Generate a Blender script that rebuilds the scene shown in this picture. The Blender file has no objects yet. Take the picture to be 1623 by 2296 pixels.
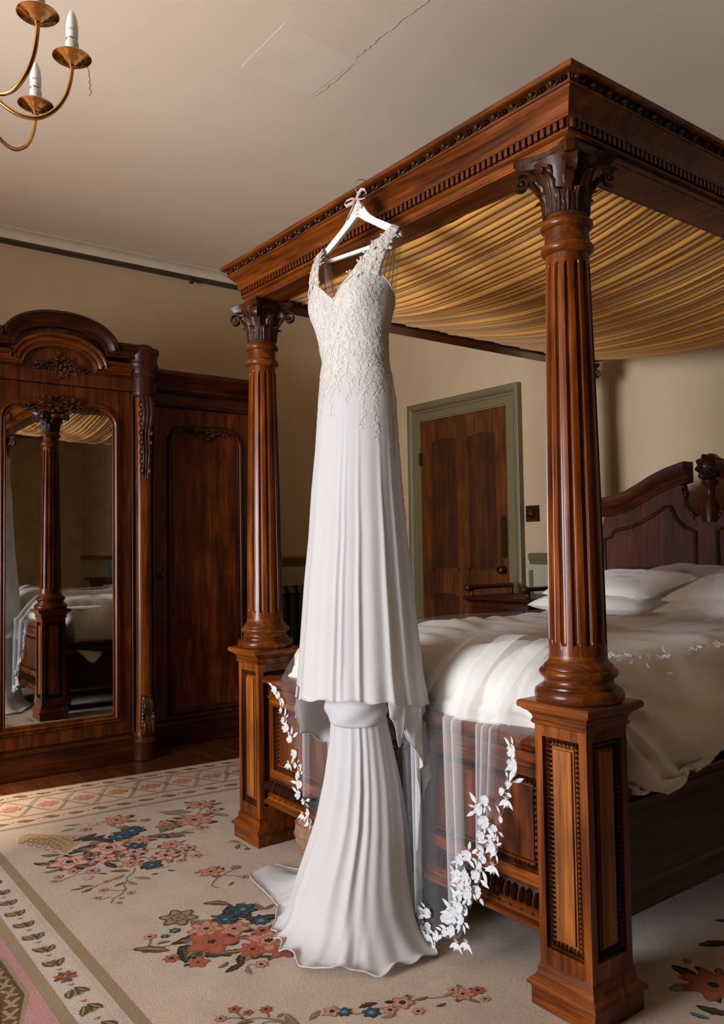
import bpy, bmesh, math, random
from mathutils import Vector, Matrix, noise
random.seed(7)
PI = math.pi
SC = bpy.context.scene
COL = SC.collection

# ------------------------------------------------------------------ camera, world, light, exposure
cam_d = bpy.data.cameras.new('camera')
cam = bpy.data.objects.new('camera', cam_d); COL.objects.link(cam)
cr = Vector((0.60462894, 0.79634917, -0.0158695)); cu = Vector((0.04419382, -0.01364772, 0.99892975)); cf = Vector((-0.7952803, 0.60468317, 0.04344552))
m = Matrix((cr, cu, -cf)).transposed().to_4x4(); m.translation = Vector((2.1959, -1.7632, 1.2))
cam.matrix_world = m
cam_d.sensor_fit = 'VERTICAL'; cam_d.sensor_height = 36.0
cam_d.lens = 36.0 * 1834.67 / 2296.0
cam_d.clip_start = 0.05
SC.camera = cam

w = bpy.data.worlds.new('world'); SC.world = w; w.use_nodes = True
w.node_tree.nodes['Background'].inputs[0].default_value = (0.62, 0.74, 0.9, 1)
w.node_tree.nodes['Background'].inputs[1].default_value = 1.0

def area_light(name, loc, rot, sx, sy, power, color):
    d = bpy.data.lights.new(name, 'AREA'); d.shape = 'RECTANGLE'; d.size = sx; d.size_y = sy
    d.energy = power; d.color = color
    o = bpy.data.objects.new(name, d); COL.objects.link(o); o.location = loc; o.rotation_euler = rot
    return o
# daylight entering the tall window of the wall behind the photographer
wl_ = area_light('window_daylight', (-0.12, -5.46, 1.3), (math.radians(101), 0, 0), 1.75, 1.8, 450, (0.88, 0.955, 1.06))
wl_.data.spread = math.radians(160)
# low soft sun through the same window, reaching the rug by the wardrobe
sd = bpy.data.lights.new('sun', 'SUN'); sd.energy = 24.0; sd.angle = math.radians(5); sd.color = (1.0, 0.80, 0.58)
so = bpy.data.objects.new('sun', sd); COL.objects.link(so)
so.rotation_euler = Vector((-0.48, 1.0, -0.545)).to_track_quat('-Z', 'Y').to_euler()
SC.view_settings.view_transform = 'Standard'
SC.view_settings.look = 'None'
SC.view_settings.gamma = 1.0
SC.view_settings.exposure = -0.4
SC.view_settings.use_curve_mapping = False
SC.cycles.use_denoising = True
SC.cycles.max_bounces = 8
SC.cycles.diffuse_bounces = 3
SC.cycles.transparent_max_bounces = 16
SC.cycles.caustics_reflective = False
SC.cycles.caustics_refractive = False

# ------------------------------------------------------------------ materials
def new_mat(name):
    mt = bpy.data.materials.new(name); mt.use_nodes = True
    nt = mt.node_tree
    return mt, nt, nt.nodes['Principled BSDF'], nt.nodes['Material Output']
def link(nt, a, b): nt.links.new(a, b)
def coords(nt, scale=(1, 1, 1)):
    tc = nt.nodes.new('ShaderNodeTexCoord'); mp = nt.nodes.new('ShaderNodeMapping')
    mp.inputs['Scale'].default_value = scale
    link(nt, tc.outputs['Object'], mp.inputs['Vector'])
    return mp.outputs['Vector']
def ntex(nt, vec, scale, detail=4, rough=0.55, dist=0.0):
    n = nt.nodes.new('ShaderNodeTexNoise')
    n.inputs['Scale'].default_value = scale; n.inputs['Detail'].default_value = detail
    n.inputs['Roughness'].default_value = rough; n.inputs['Distortion'].default_value = dist
    link(nt, vec, n.inputs['Vector'])
    return n.outputs['Fac']
def ramp(nt, fac, stops):
    r = nt.nodes.new('ShaderNodeValToRGB')
    els = r.color_ramp.elements
    while len(els) < len(stops): els.new(0.5)
    for e, (p, c) in zip(els, stops): e.position = p; e.color = (c[0], c[1], c[2], 1)
    link(nt, fac, r.inputs['Fac'])
    return r.outputs['Color']
def bump(nt, bsdf, h, strength, dist=0.01):
    b = nt.nodes.new('ShaderNodeBump'); b.inputs['Strength'].default_value = strength; b.inputs['Distance'].default_value = dist
    link(nt, h, b.inputs['Height']); link(nt, b.outputs['Normal'], bsdf.inputs['Normal'])
def mix_col(nt, fac, a, b, mode='MIX'):
    mx = nt.nodes.new('ShaderNodeMix'); mx.data_type = 'RGBA'; mx.blend_type = mode
    if isinstance(fac, float): mx.inputs[0].default_value = fac
    else: link(nt, fac, mx.inputs[0])
    for i, c in ((6, a), (7, b)):
        if isinstance(c, tuple): mx.inputs[i].default_value = (c[0], c[1], c[2], 1)
        else: link(nt, c, mx.inputs[i])
    return mx.outputs[2]

def wood(name, axis, dark, mid, light, rough=0.28, coat=0.03, fig=1.0):
    mt, nt, b, out = new_mat(name)
    s = [9.0, 9.0, 9.0]; s['xyz'.index(axis)] = 0.9
    v = coords(nt, tuple(s))
    n1 = ntex(nt, v, 2.2, 6, 0.62, 0.9)
    c1 = ramp(nt, n1, [(0.28, dark), (0.5, mid), (0.74, light)])
    s2 = [70.0, 70.0, 70.0]; s2['xyz'.index(axis)] = 2.2
    n2 = ntex(nt, coords(nt, tuple(s2)), 2.5, 3, 0.6)
    c2 = ramp(nt, n2, [(0.35, (0.45, 0.42, 0.4)), (0.6, (1, 1, 1))])
    big = ntex(nt, coords(nt, (1, 1, 1)), 3.1 * fig, 3, 0.55, 0.4)
    c3 = ramp(nt, big, [(0.3, (0.62, 0.58, 0.55)), (0.62, (1.08, 1.04, 1.0))])
    col = mix_col(nt, 0.75, c1, c2, 'MULTIPLY')
    col = mix_col(nt, 1.0, col, c3, 'MULTIPLY')
    link(nt, col, b.inputs['Base Color'])
    b.inputs['Roughness'].default_value = rough
    b.inputs['Specular IOR Level'].default_value = 0.26
    b.inputs['Coat Weight'].default_value = coat; b.inputs['Coat Roughness'].default_value = 0.12
    bump(nt, b, n2, 0.12, 0.002)
    return mt
MAHD, MAHM, MAHL = (0.035, 0.0075, 0.001), (0.15, 0.034, 0.0035), (0.30, 0.085, 0.009)
M = {}
for ax in 'xyz':
    M['wood_' + ax] = wood('carved_walnut_' + ax, ax, MAHD, MAHM, MAHL)
    M['dark_' + ax] = wood('dark_mahogany_' + ax, ax, (0.014, 0.0028, 0.0006), (0.056, 0.0105, 0.0014), (0.11, 0.024, 0.0035), 0.38, 0.03)
M['panel'] = wood('honey_walnut_panel', 'z', (0.11, 0.031, 0.003), (0.29, 0.088, 0.008), (0.46, 0.165, 0.018), 0.42, 0.08)
M['flame'] = wood('flame_mahogany_panel', 'z', (0.03, 0.006, 0.001), (0.10, 0.021, 0.0025), (0.24, 0.058, 0.007), 0.3, 0.08, 2.0)
M['carve'] = wood('dark_carved_wood', 'z', (0.012, 0.0035, 0.0008), (0.045, 0.013, 0.0026), (0.12, 0.04, 0.008), 0.36, 0.1)
M['capital'] = wood('carved_capital_wood', 'z', (0.018, 0.005, 0.001), (0.065, 0.017, 0.0026), (0.14, 0.042, 0.007), 0.42, 0.05)
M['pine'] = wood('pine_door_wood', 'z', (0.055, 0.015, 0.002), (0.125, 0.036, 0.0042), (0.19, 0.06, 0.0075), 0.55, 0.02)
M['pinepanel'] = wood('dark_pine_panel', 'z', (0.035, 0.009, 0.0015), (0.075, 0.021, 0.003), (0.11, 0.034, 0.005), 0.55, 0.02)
M['board'] = wood('old_floorboard', 'x', (0.03, 0.009, 0.003), (0.10, 0.03, 0.009), (0.17, 0.055, 0.016), 0.42, 0.05)

def paint(name, col, rough=0.85, var=0.06, bumps=0.04, scale=3.0):
    mt, nt, b, out = new_mat(name)
    v = coords(nt)
    n = ntex(nt, v, scale, 5, 0.6)
    lo = tuple(c * (1 - var) for c in col); hi = tuple(min(1, c * (1 + var)) for c in col)
    link(nt, ramp(nt, n, [(0.3, lo), (0.7, hi)]), b.inputs['Base Color'])
    b.inputs['Roughness'].default_value = rough
    if bumps: bump(nt, b, ntex(nt, v, 160, 3), bumps, 0.002)
    return mt
M['wall'] = paint('cream_wall_paint', (0.54, 0.385, 0.228))
M['ceiling'] = paint('cream_ceiling_plaster', (0.90, 0.72, 0.53), var=0.03, scale=1.4)
M['patch'] = paint('repaired_plaster', (0.915, 0.745, 0.56), var=0.04, scale=6)
M['crackline'] = paint('plaster_crack', (0.42, 0.34, 0.26))
M['olive'] = paint('olive_grey_gloss_paint', (0.165, 0.122, 0.056), 0.5, 0.06, 0.02)
M['dado'] = paint('grey_green_dado_paint', (0.43, 0.36, 0.23), 0.7)
M['railpaint'] = paint('dark_picture_rail_paint', (0.05, 0.04, 0.022), 0.5)
M['coving'] = paint('white_coving_paint', (0.76, 0.64, 0.47), 0.7)
M['iron'] = paint('dark_painted_iron', (0.018, 0.019, 0.014), 0.4)
M['white_wood'] = paint('white_painted_wood', (0.62, 0.59, 0.54), 0.45, 0.02, 0.01)
M['ink'] = paint('grey_ink', (0.3, 0.27, 0.23), 0.7, 0.02, 0)
M['bulb'] = paint('frosted_bulb_glass', (0.76, 0.73, 0.69), 0.25, 0.02, 0)
M['sleeve'] = paint('white_candle_sleeve', (0.6, 0.57, 0.5), 0.55, 0.05, 0.02)
M['bookblue'] = paint('blue_book_cover', (0.03, 0.13, 0.2), 0.5)
M['paper'] = paint('book_paper', (0.6, 0.55, 0.45), 0.8)
M['cup'] = paint('white_ceramic', (0.75, 0.75, 0.74), 0.25, 0.02, 0)
M['wax'] = paint('amber_wax', (0.45, 0.26, 0.1), 0.5, 0.1, 0)
M['clock'] = paint('dark_bronze', (0.03, 0.025, 0.018), 0.35)
M['pouffe'] = paint('brown_tweed', (0.19, 0.13, 0.07), 0.95, 0.25, 0.3, 40)
M['piping'] = paint('red_piping_cord', (0.32, 0.06, 0.035), 0.8)
M['gap'] = paint('gap_shadow_board', (0.012, 0.008, 0.005), 0.9)
def metal(name, col, rough):
    mt, nt, b, out = new_mat(name)
    n = ntex(nt, coords(nt), 14, 4)
    link(nt, ramp(nt, n, [(0.3, tuple(c * 0.75 for c in col)), (0.7, col)]), b.inputs['Base Color'])
    b.inputs['Metallic'].default_value = 1.0; b.inputs['Roughness'].default_value = rough
    return mt
M['brass'] = metal('polished_brass', (0.62, 0.33, 0.1), 0.2)
M['oldbrass'] = metal('aged_brass', (0.12, 0.075, 0.03), 0.4)
M['steel'] = metal('chrome_wire', (0.7, 0.66, 0.6), 0.15)
M['mirror'] = metal('silvered_mirror', (0.74, 0.74, 0.71), 0.015)

def cloth(name, col, rough=0.75, trans=0.25, weave=900, sheen=0.3, wrinkle=0.0, wscale=14, tcol=None):
    mt, nt, b, out = new_mat(name)
    v = coords(nt)
    n = ntex(nt, v, 8, 4)
    link(nt, ramp(nt, n, [(0.3, tuple(c * 0.965 for c in col)), (0.7, col)]), b.inputs['Base Color'])
    b.inputs['Roughness'].default_value = rough; b.inputs['Sheen Weight'].default_value = sheen
    b.inputs['Specular IOR Level'].default_value = 0.25
    if wrinkle: bump(nt, b, ntex(nt, v, wscale, 5, 0.6, 0.6), wrinkle, 0.02)
    else: bump(nt, b, ntex(nt, v, weave, 2), 0.05, 0.001)
    if trans:
        t = nt.nodes.new('ShaderNodeBsdfTranslucent'); t.inputs[0].default_value = tuple(tcol or col) + (1,)
        mx = nt.nodes.new('ShaderNodeMixShader'); mx.inputs[0].default_value = trans
        link(nt, b.outputs[0], mx.inputs[1]); link(nt, t.outputs[0], mx.inputs[2]); link(nt, mx.outputs[0], out.inputs[0])
    return mt
M['chiffon'] = cloth('ivory_chiffon', (0.625, 0.60, 0.585), 0.62, 0.28)
M['satin'] = cloth('ivory_satin_bodice', (0.565, 0.52, 0.465), 0.5, 0.12, wrinkle=0.12, wscale=90)
M['lace'] = cloth('ivory_lace_thread', (0.66, 0.60, 0.53), 0.75, 0.2)
M['veillace'] = cloth('white_lace_thread', (0.70, 0.70, 0.705), 0.8, 0.25)
M['linen'] = cloth('white_bed_linen', (0.69, 0.645, 0.58), 0.8, 0.0, wrinkle=0.16, wscale=11)
M['pillow'] = cloth('white_pillow_cotton', (0.86, 0.79, 0.71), 0.8, 0.0, wrinkle=0.22, wscale=9)
M['mattress'] = cloth('mattress_ticking', (0.62, 0.56, 0.46), 0.85, 0.0)
M['ribbon'] = cloth('blush_satin_ribbon', (0.62, 0.47, 0.39), 0.35, 0.1)
M['canopy'] = cloth('gold_pleated_silk', (0.80, 0.36, 0.06), 0.6, 0.25, tcol=(0.8, 0.38, 0.07))
def tulle(name, opac, col):
    mt, nt, b, out = new_mat(name)
    b.inputs['Base Color'].default_value = col + (1,); b.inputs['Roughness'].default_value = 0.8
    tl = nt.nodes.new('ShaderNodeBsdfTranslucent'); tl.inputs[0].default_value = col + (1,)
    m1 = nt.nodes.new('ShaderNodeMixShader'); m1.inputs[0].default_value = 0.4
    link(nt, b.outputs[0], m1.inputs[1]); link(nt, tl.outputs[0], m1.inputs[2])
    tr = nt.nodes.new('ShaderNodeBsdfTransparent')
    lw = nt.nodes.new('ShaderNodeLayerWeight'); lw.inputs[0].default_value = 0.35
    mm = nt.nodes.new('ShaderNodeMapRange'); mm.inputs[1].default_value = 0; mm.inputs[2].default_value = 1
    mm.inputs[3].default_value = opac; mm.inputs[4].default_value = min(1, opac * 3.2)
    link(nt, lw.outputs['Facing'], mm.inputs[0])
    m2 = nt.nodes.new('ShaderNodeMixShader')
    link(nt, mm.outputs[0], m2.inputs[0]); link(nt, tr.outputs[0], m2.inputs[1]); link(nt, m1.outputs[0], m2.inputs[2])
    link(nt, m2.outputs[0], out.inputs[0])
    return mt
M['tulle'] = tulle('white_tulle', 0.05, (0.86, 0.86, 0.87))
M['tullefold'] = tulle('gathered_white_tulle', 0.2, (0.86, 0.86, 0.87))
M['sheer'] = tulle('sheer_side_net', 0.22, (0.75, 0.66, 0.55))

def rug_mat():
    mt, nt, b, out = new_mat('woollen_rug_pile')
    at = nt.nodes.new('ShaderNodeAttribute'); at.attribute_name = 'col'
    v = coords(nt)
    n = ntex(nt, v, 5, 6, 0.65)
    f = ntex(nt, v, 260, 3, 0.7)
    c = mix_col(nt, 1.0, at.outputs['Color'], ramp(nt, n, [(0.3, (0.86, 0.85, 0.85)), (0.7, (1.06, 1.06, 1.06))]), 'MULTIPLY')
    c = mix_col(nt, 1.0, c, ramp(nt, f, [(0.3, (0.78, 0.78, 0.78)), (0.65, (1.08, 1.08, 1.08))]), 'MULTIPLY')
    link(nt, c, b.inputs['Base Color'])
    b.inputs['Roughness'].default_value = 0.95; b.inputs['Sheen Weight'].default_value = 0.05; b.inputs['Specular IOR Level'].default_value = 0.1
    bump(nt, b, f, 0.6, 0.004)
    return mt
M['rug'] = rug_mat()

# ------------------------------------------------------------------ mesh helpers
class MB:
    def __init__(self, T=None): self.v = []; self.f = []; self.c = []; self.T = T; self.col = None
    def add(self, vs, fs):
        b = len(self.v)
        if self.T: vs = [self.T(*p) for p in vs]
        self.v += [tuple(p) for p in vs]
        for q in fs:
            self.f.append(tuple(i + b for i in q)); self.c.append(self.col)
        return self
    def box(self, x0, x1, y0, y1, z0, z1):
        return self.add([(x0, y0, z0), (x1, y0, z0), (x1, y1, z0), (x0, y1, z0), (x0, y0, z1), (x1, y0, z1), (x1, y1, z1), (x0, y1, z1)],
                        [(3, 2, 1, 0), (4, 5, 6, 7), (0, 1, 5, 4), (1, 2, 6, 5), (2, 3, 7, 6), (3, 0, 4, 7)])
    def grid(self, nu, nv, fn, cu=False, cv=False):
        vs = [fn(i / (nu if cu else nu - 1), j / (nv if cv else nv - 1)) for j in range(nv) for i in range(nu)]
        fs = []
        for j in range(nv if cv else nv - 1):
            for i in range(nu if cu else nu - 1):
                i2 = (i + 1) % nu; j2 = (j + 1) % nv
                fs.append((j * nu + i, j * nu + i2, j2 * nu + i2, j2 * nu + i))
        return self.add(vs, fs)
    def lathe(self, prof, n=32, cx=0, cy=0, caps=True):
        vs = []; fs = []
        for r, z in prof:
            for i in range(n):
                a = 2 * PI * i / n; vs.append((cx + r * math.cos(a), cy + r * math.sin(a), z))
        k = len(prof)
        for j in range(k - 1):
            for i in range(n):
                i2 = (i + 1) % n
                fs.append((j * n + i, j * n + i2, (j + 1) * n + i2, (j + 1) * n + i))
        if caps: fs.append(tuple(range(n - 1, -1, -1))); fs.append(tuple((k - 1) * n + i for i in range(n)))
        return self.add(vs, fs)
    def rect_sweep(self, prof, x0, x1, y0, y1, caps=True):
        # mitred moulding round a rectangle; prof = [(outward offset, z)]
        vs = []; fs = []
        for o, z in prof: vs += [(x0 - o, y0 - o, z), (x1 + o, y0 - o, z), (x1 + o, y1 + o, z), (x0 - o, y1 + o, z)]
        for j in range(len(prof) - 1):
            for i in range(4):
                i2 = (i + 1) % 4; fs.append((j * 4 + i, j * 4 + i2, j * 4 + 4 + i2, j * 4 + 4 + i))
        if caps:
            fs.append((3, 2, 1, 0)); b = (len(prof) - 1) * 4; fs.append((b, b + 1, b + 2, b + 3))
        return self.add(vs, fs)
    def sweep(self, path, frame, prof, closed=False):
        # path of points; frame(i) -> (U, V) vectors; prof = [(u, v)] closed section
        n = len(prof); vs = []; fs = []
        for i, p in enumerate(path):
            U, V = frame(i)
            vs += [tuple(p[k] + U[k] * a + V[k] * b for k in range(3)) for a, b in prof]
        L = len(path)
        for j in range(L if closed else L - 1):
            j2 = (j + 1) % L
            for i in range(n):
                i2 = (i + 1) % n; fs.append((j * n + i, j * n + i2, j2 * n + i2, j2 * n + i))
        if not closed: fs.append(tuple(range(n - 1, -1, -1))); fs.append(tuple((L - 1) * n + i for i in range(n)))
        return self.add(vs, fs)
    def tube(self, path, r, n=10, closed=False):
        P = [Vector(p) for p in path]; L = len(P)
        rr = r if isinstance(r, (list, tuple)) else [r] * L
        fr = []; up = None
        for i in range(L):
            a = P[(i - 1) % L] if (closed or i > 0) else P[i]; b = P[(i + 1) % L] if (closed or i < L - 1) else P[i]
            t = (b - a).normalized()
            if up is None: up = Vector((0, 0, 1)) if abs(t.z) < 0.9 else Vector((1, 0, 0))
            s = t.cross(up).normalized(); up = s.cross(t).normalized(); fr.append((s, up))
        vs = []; fs = []
        for i in range(L):
            for k in range(n):
                a = 2 * PI * k / n; vs.append(tuple(P[i] + fr[i][0] * (rr[i] * math.cos(a)) + fr[i][1] * (rr[i] * math.sin(a))))
        for j in range(L if closed else L - 1):
            j2 = (j + 1) % L
            for k in range(n):
                k2 = (k + 1) % n; fs.append((j * n + k, j * n + k2, j2 * n + k2, j2 * n + k))
        if not closed: fs.append(tuple(range(n - 1, -1, -1))); fs.append(tuple((L - 1) * n + k for k in range(n)))
        return self.add(vs, fs)
    def prism(self, poly, d0, d1, T=None):
        # poly in (u, v), extruded between depths d0..d1; T(u, v, d) -> xyz
        T = T or (lambda u, v, d: (u, d, v)); n = len(poly)
        vs = [T(u, v, d0) for u, v in poly] + [T(u, v, d1) for u, v in poly]
        fs = [tuple(range(n)), tuple(range(2 * n - 1, n - 1, -1))] + [(i, (i + 1) % n, n + (i + 1) % n, n + i) for i in range(n)]
        return self.add(vs, fs)
    def blob(self, cx, cy, cz, rx, ry, rz, nu=8, nv=5):
        vs = [(cx, cy, cz + rz)]; fs = []
        for j in range(1, nv):
            p = PI * j / nv
            for i in range(nu):
                a = 2 * PI * i / nu; vs.append((cx + rx * math.sin(p) * math.cos(a), cy + ry * math.sin(p) * math.sin(a), cz + rz * math.cos(p)))
        vs.append((cx, cy, cz - rz)); e = len(vs) - 1
        for i in range(nu):
            i2 = (i + 1) % nu
            fs.append((0, 1 + i, 1 + i2)); fs.append((e, 1 + (nv - 2) * nu + i2, 1 + (nv - 2) * nu + i))
            for j in range(nv - 2):
                a = 1 + j * nu; b = a + nu; fs.append((a + i, b + i, b + i2, a + i2))
        return self.add(vs, fs)
    def mesh(self, name, mat, smooth=35, recalc=True):
        me = bpy.data.meshes.new(name); me.from_pydata(self.v, [], self.f); me.update()
        if recalc:
            bm = bmesh.new(); bm.from_mesh(me); bmesh.ops.recalc_face_normals(bm, faces=bm.faces); bm.to_mesh(me); bm.free()
        if mat is not None: me.materials.append(mat)
        if smooth:
            me.polygons.foreach_set('use_smooth', [True] * len(me.polygons))
            if smooth < 180: me.set_sharp_from_angle(angle=math.radians(smooth))
        if any(c is not None for c in self.c):
            at = me.attributes.new('col', 'FLOAT_COLOR', 'FACE')
            flat = []
            for c in self.c: flat += [c[0], c[1], c[2], 1.0]
            at.data.foreach_set('color', flat)
        return me
    def build(self, name, mat, parent=None, smooth=35, loc=None, recalc=True):
        return put(name, self.mesh(name, mat, smooth, recalc), parent, loc)
def put(name, me, parent=None, loc=None, rot=None, scale=None):
    o = bpy.data.objects.new(name, me); COL.objects.link(o)
    if parent is not None: o.parent = parent
    if loc is not None: o.location = loc
    if rot is not None: o.rotation_euler = rot
    if scale is not None: o.scale = scale
    return o
def thing(name, label, cat, loc=(0, 0, 0), rz=0, group=None):
    o = bpy.data.objects.new(name, None); COL.objects.link(o); o.location = loc; o.rotation_euler = (0, 0, rz); o.empty_display_size = 0.1
    return tag(o, label, cat, group)
def tag(o, label, cat, group=None):
    o['label'] = label; o['category'] = cat
    if group: o['group'] = group
    return o
def struct(o): o['kind'] = 'structure'; return o
def stuff(o): o['kind'] = 'stuff'; return o
def smooth01(t): t = max(0.0, min(1.0, t)); return t * t * (3 - 2 * t)
def interp(tab, x):
    # tab sorted by first value ascending; returns tuple of the rest
    if x <= tab[0][0]: return tab[0][1:]
    for a, b in zip(tab, tab[1:]):
        if x <= b[0]:
            t = (x - a[0]) / (b[0] - a[0]); t2 = t
            return tuple(p + (q - p) * t2 for p, q in zip(a[1:], b[1:]))
    return tab[-1][1:]
def nz(x, y, z, s=1.0): return noise.noise(Vector((x * s, y * s, z * s)))

# ------------------------------------------------------------------ the room
XL, XR, YF, YB, ZC = -3.1, 6.7, -5.5, 2.49, 3.2
fl = struct(MB().box(XL - .2, XR + .2, YF - .2, YB + .2, -0.12, -0.03).build('floor', M['gap'], smooth=0))
pl = []
y = YF; k = 0
while y < YB:
    wd = 0.165 + 0.02 * math.sin(k * 2.3); y2 = min(y + wd, YB)
    me = MB().box(XL, XR, y + 0.002, y2 - 0.002, -0.03, -0.001 + 0.0008 * math.sin(k * 5.1)).mesh('floorboard', M['board'], 0)
    put('floorboard', me, fl); y = y2; k += 1
ce = struct(MB().box(XL - .2, XR + .2, YF - .2, YB + .2, ZC, ZC + 0.1).build('ceiling', M['ceiling'], smooth=0))
MB().prism([(-.372, -.139), (-.726, -.136), (-.762, .22), (-.408, .227)], ZC - 0.0006, ZC + .002, lambda u, v, d: (u, v, d)).build('plaster_patch', M['patch'], ce, 0)
def crack(pts, wd):
    p2 = []
    for a, b in zip(pts, pts[1:]):
        for i in range(8):
            t = i / 8; p2.append((a[0] + (b[0] - a[0]) * t + random.uniform(-.006, .006), a[1] + (b[1] - a[1]) * t + random.uniform(-.006, .006), ZC - 0.0006))
    MB().tube(p2, wd, 4).build('plaster_crack', M['crackline'], ce, 0)
crack([(-.395, .218), (-.28, .212), (-.1, .214), (.05, .217), (.3, .24)], 0.0011)
crack([(-1.068, -.665), (-1.15, -.62), (-1.322, -.563)], 0.0011)
crack([(-.42, .235), (-.6, .24), (-.76, .235)], 0.0009)
wb = struct(MB().box(XL - .2, XR + .2, YB, YB + .2, -.03, ZC).build('wall_back', M['wall'], smooth=0))
wl = struct(MB().box(XL - .2, XL, YF - .2, YB, -.03, ZC).build('wall_left', M['wall'], smooth=0))
wr = struct(MB().box(XR, XR + .2, YF - .2, YB, -.03, ZC).build('wall_right', M['wall'], smooth=0))
WX0, WX1, WZ0, WZ1 = -1.05, 0.8, 0.38, 2.8
mb = MB()
mb.box(XL, WX0, YF - .2, YF, -.03, ZC); mb.box(WX1, XR, YF - .2, YF, -.03, ZC)
mb.box(WX0, WX1, YF - .2, YF, -.03, WZ0); mb.box(WX0, WX1, YF - .2, YF, WZ1, ZC)
# unseen deep bay added round the window to keep its light off the side walls
Y_ADDED_BAY = -3.5
mb.box(XL, WX0, YF, Y_ADDED_BAY, -.03, ZC); mb.box(WX1, XR, YF, Y_ADDED_BAY, -.03, ZC); mb.box(WX0, WX1, YF, Y_ADDED_BAY, 3.08, ZC)
struct(mb.build('wall_front', M['wall'], smooth=0))
mb = MB(lambda x, y, z: (x, YF + y, z))
for x0, x1 in ((WX0, WX0 + .07), (WX1 - .07, WX1)): mb.box(x0, x1, -.17, -.09, WZ0, WZ1)
mb.box(WX0, WX1, -.17, -.09, WZ0, WZ0 + .09); mb.box(WX0, WX1, -.17, -.09, WZ1 - .07, WZ1); mb.box(WX0, WX1, -.17, -.1, 1.7, 1.75)
mb.box(.53, .57, -.16, -.11, WZ0, WZ1)
wf = struct(mb.build('window_1', M['white_wood'], smooth=0))
MB().box(WX0 - .04, WX1 + .04, YF - .1, YF + .05, WZ0 - .04, WZ0).build('window_sill', M['white_wood'], wf, 0)
for s, xx in ((-1, WX0 - .06), (1, WX1 + .06)):
    MB().box(xx - .06, xx + .06, Y_ADDED_BAY, Y_ADDED_BAY + .03, 0, 3.08).build('window_casing', M['olive'], wf, 0)

# picture rail, coving, dado, baseboards
RAIL = [(0, 0), (.012, 0), (.03, .008), (.034, .02), (.026, .03), (.012, .036), (.008, .042), (0, .044)]
def wallrun(name, prof, z, mat, seg):
    # moulding along a wall: seg = (x0, y0, x1, y1, nx, ny) with n the inward normal
    x0, y0, x1, y1, nx, ny = seg
    return struct(MB().sweep([(x0, y0, z), (x1, y1, z)], lambda i: ((nx, ny, 0), (0, 0, 1)), prof).build(name, mat, smooth=50))
LW = (XL, YF, XL, YB, 1, 0); BW = (XL, YB, XR, YB, 0, -1)
wallrun('trim_1', [(0, 0), (.014, 0), (.036, .012), (.036, .024), (.014, .034), (0, .036)], 3.115, M['railpaint'], LW)
wallrun('trim_2', RAIL, 3.115, M['railpaint'], BW)
COVE = [(0, 0), (.018, 0), (.02, .008)] + [(.02 + .05 * (1 - math.cos(a)), .008 + .045 * math.sin(a)) for a in [i * PI / 16 for i in range(1, 9)]] + [(.085, .056), (.085, .06), (0, .06)]
wallrun('trim_3', COVE, ZC - .06, M['coving'], LW)
wallrun('trim_4', COVE, ZC - .06, M['coving'], BW)
DADO = [(0, 0), (.01, 0), (.016, .012), (.012, .02), (.022, .03), (.026, .045), (.03, .06), (.022, .068), (.016, .074), (0, .076)]
wallrun('trim_5', DADO, 1.07, M['olive'], LW)
wallrun('trim_6', DADO, 1.07, M['olive'], (-1.525, YB, XR, YB, 0, -1))
wallrun('trim_7', DADO, 1.07, M['olive'], (XL, YB, -2.76, YB, 0, -1))
SK = [(0, 0), (.022, 0), (.022, .13), (.014, .15), (.012, .165), (0, .17)]
wallrun('baseboard_left', SK, 0, M['olive'], LW)
wallrun('baseboard_back', SK, 0, M['olive'], (-1.55, YB, XR, YB, 0, -1))
wallrun('baseboard_right', SK, 0, M['olive'], (XR, YF, XR, YB, -1, 0))
struct(MB().box(-1.555, XR, YB - .004, YB, .165, 1.075).build('trim_8', M['dado'], smooth=0))
struct(MB().box(XL, XL + .004, .9, YB - .004, .165, 1.075).build('trim_9', M['dado'], smooth=0))
struct(MB().sweep([(-1.52, YB - .004, .2), (-1.52, YB - .004, 1.03), ], lambda i: ((1, 0, 0), (0, -1, 0)), [(-.018, 0), (.018, 0), (.012, .01), (-.012, .01)]).build('trim_10', M['olive'], smooth=0))

t = thing('picture_hook', 'small dark knob hook hanging on the picture rail of the left wall', 'hook', (XL + .036, .745, 3.10))
MB().blob(.016, 0, -.006, .016, .02, .02, 10, 6).build('knob', M['iron'], t, 80)
MB().tube([(-.002, 0, .022), (.008, 0, .03), (.014, 0, .02), (.012, 0, -.01)], .004, 6).build('hook_wire', M['iron'], t, 80)

# door with architrave (back wall)
DX0, DX1, DZ = -2.60, -1.70, 2.185
def arch_sweep(prof):
    # mitred architrave: offsets outward from the opening
    vs = []; fs = []; n = len(prof)
    for (sx, zz) in (('l', 0), ('l', 1), ('r', 1), ('r', 0)):
        for o, d in prof:
            x = DX0 - o if sx == 'l' else DX1 + o
            z = DZ + o if zz else 0.0
            vs.append((x, YB - d, z))
    for j in range(3):
        for i in range(n):
            i2 = (i + 1) % n; fs.append((j * n + i, j * n + i2, (j + 1) * n + i2, (j + 1) * n + i))
    return MB().add(vs, fs)
struct(arch_sweep([(0, 0), (0, .022), (.052, .022), (.058, .03), (.072, .03), (.078, .022), (.088, .04), (.105, .05), (.12, .05), (.13, .044), (.13, 0)]).build('trim_11', M['olive'], smooth=40))
dr = MB()
yd = YB - .012
dr.box(DX0, DX0 + .105, yd - .001, YB + .02, .006, DZ - .006); dr.box(DX1 - .105, DX1, yd - .001, YB + .02, .006, DZ - .006)
cxm = (DX0 + DX1) / 2
dr.box(cxm - .05, cxm + .05, yd - .001, YB + .02, .22, .86); dr.box(cxm - .05, cxm + .05, yd - .001, YB + .02, 1.02, DZ - .16)
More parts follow.
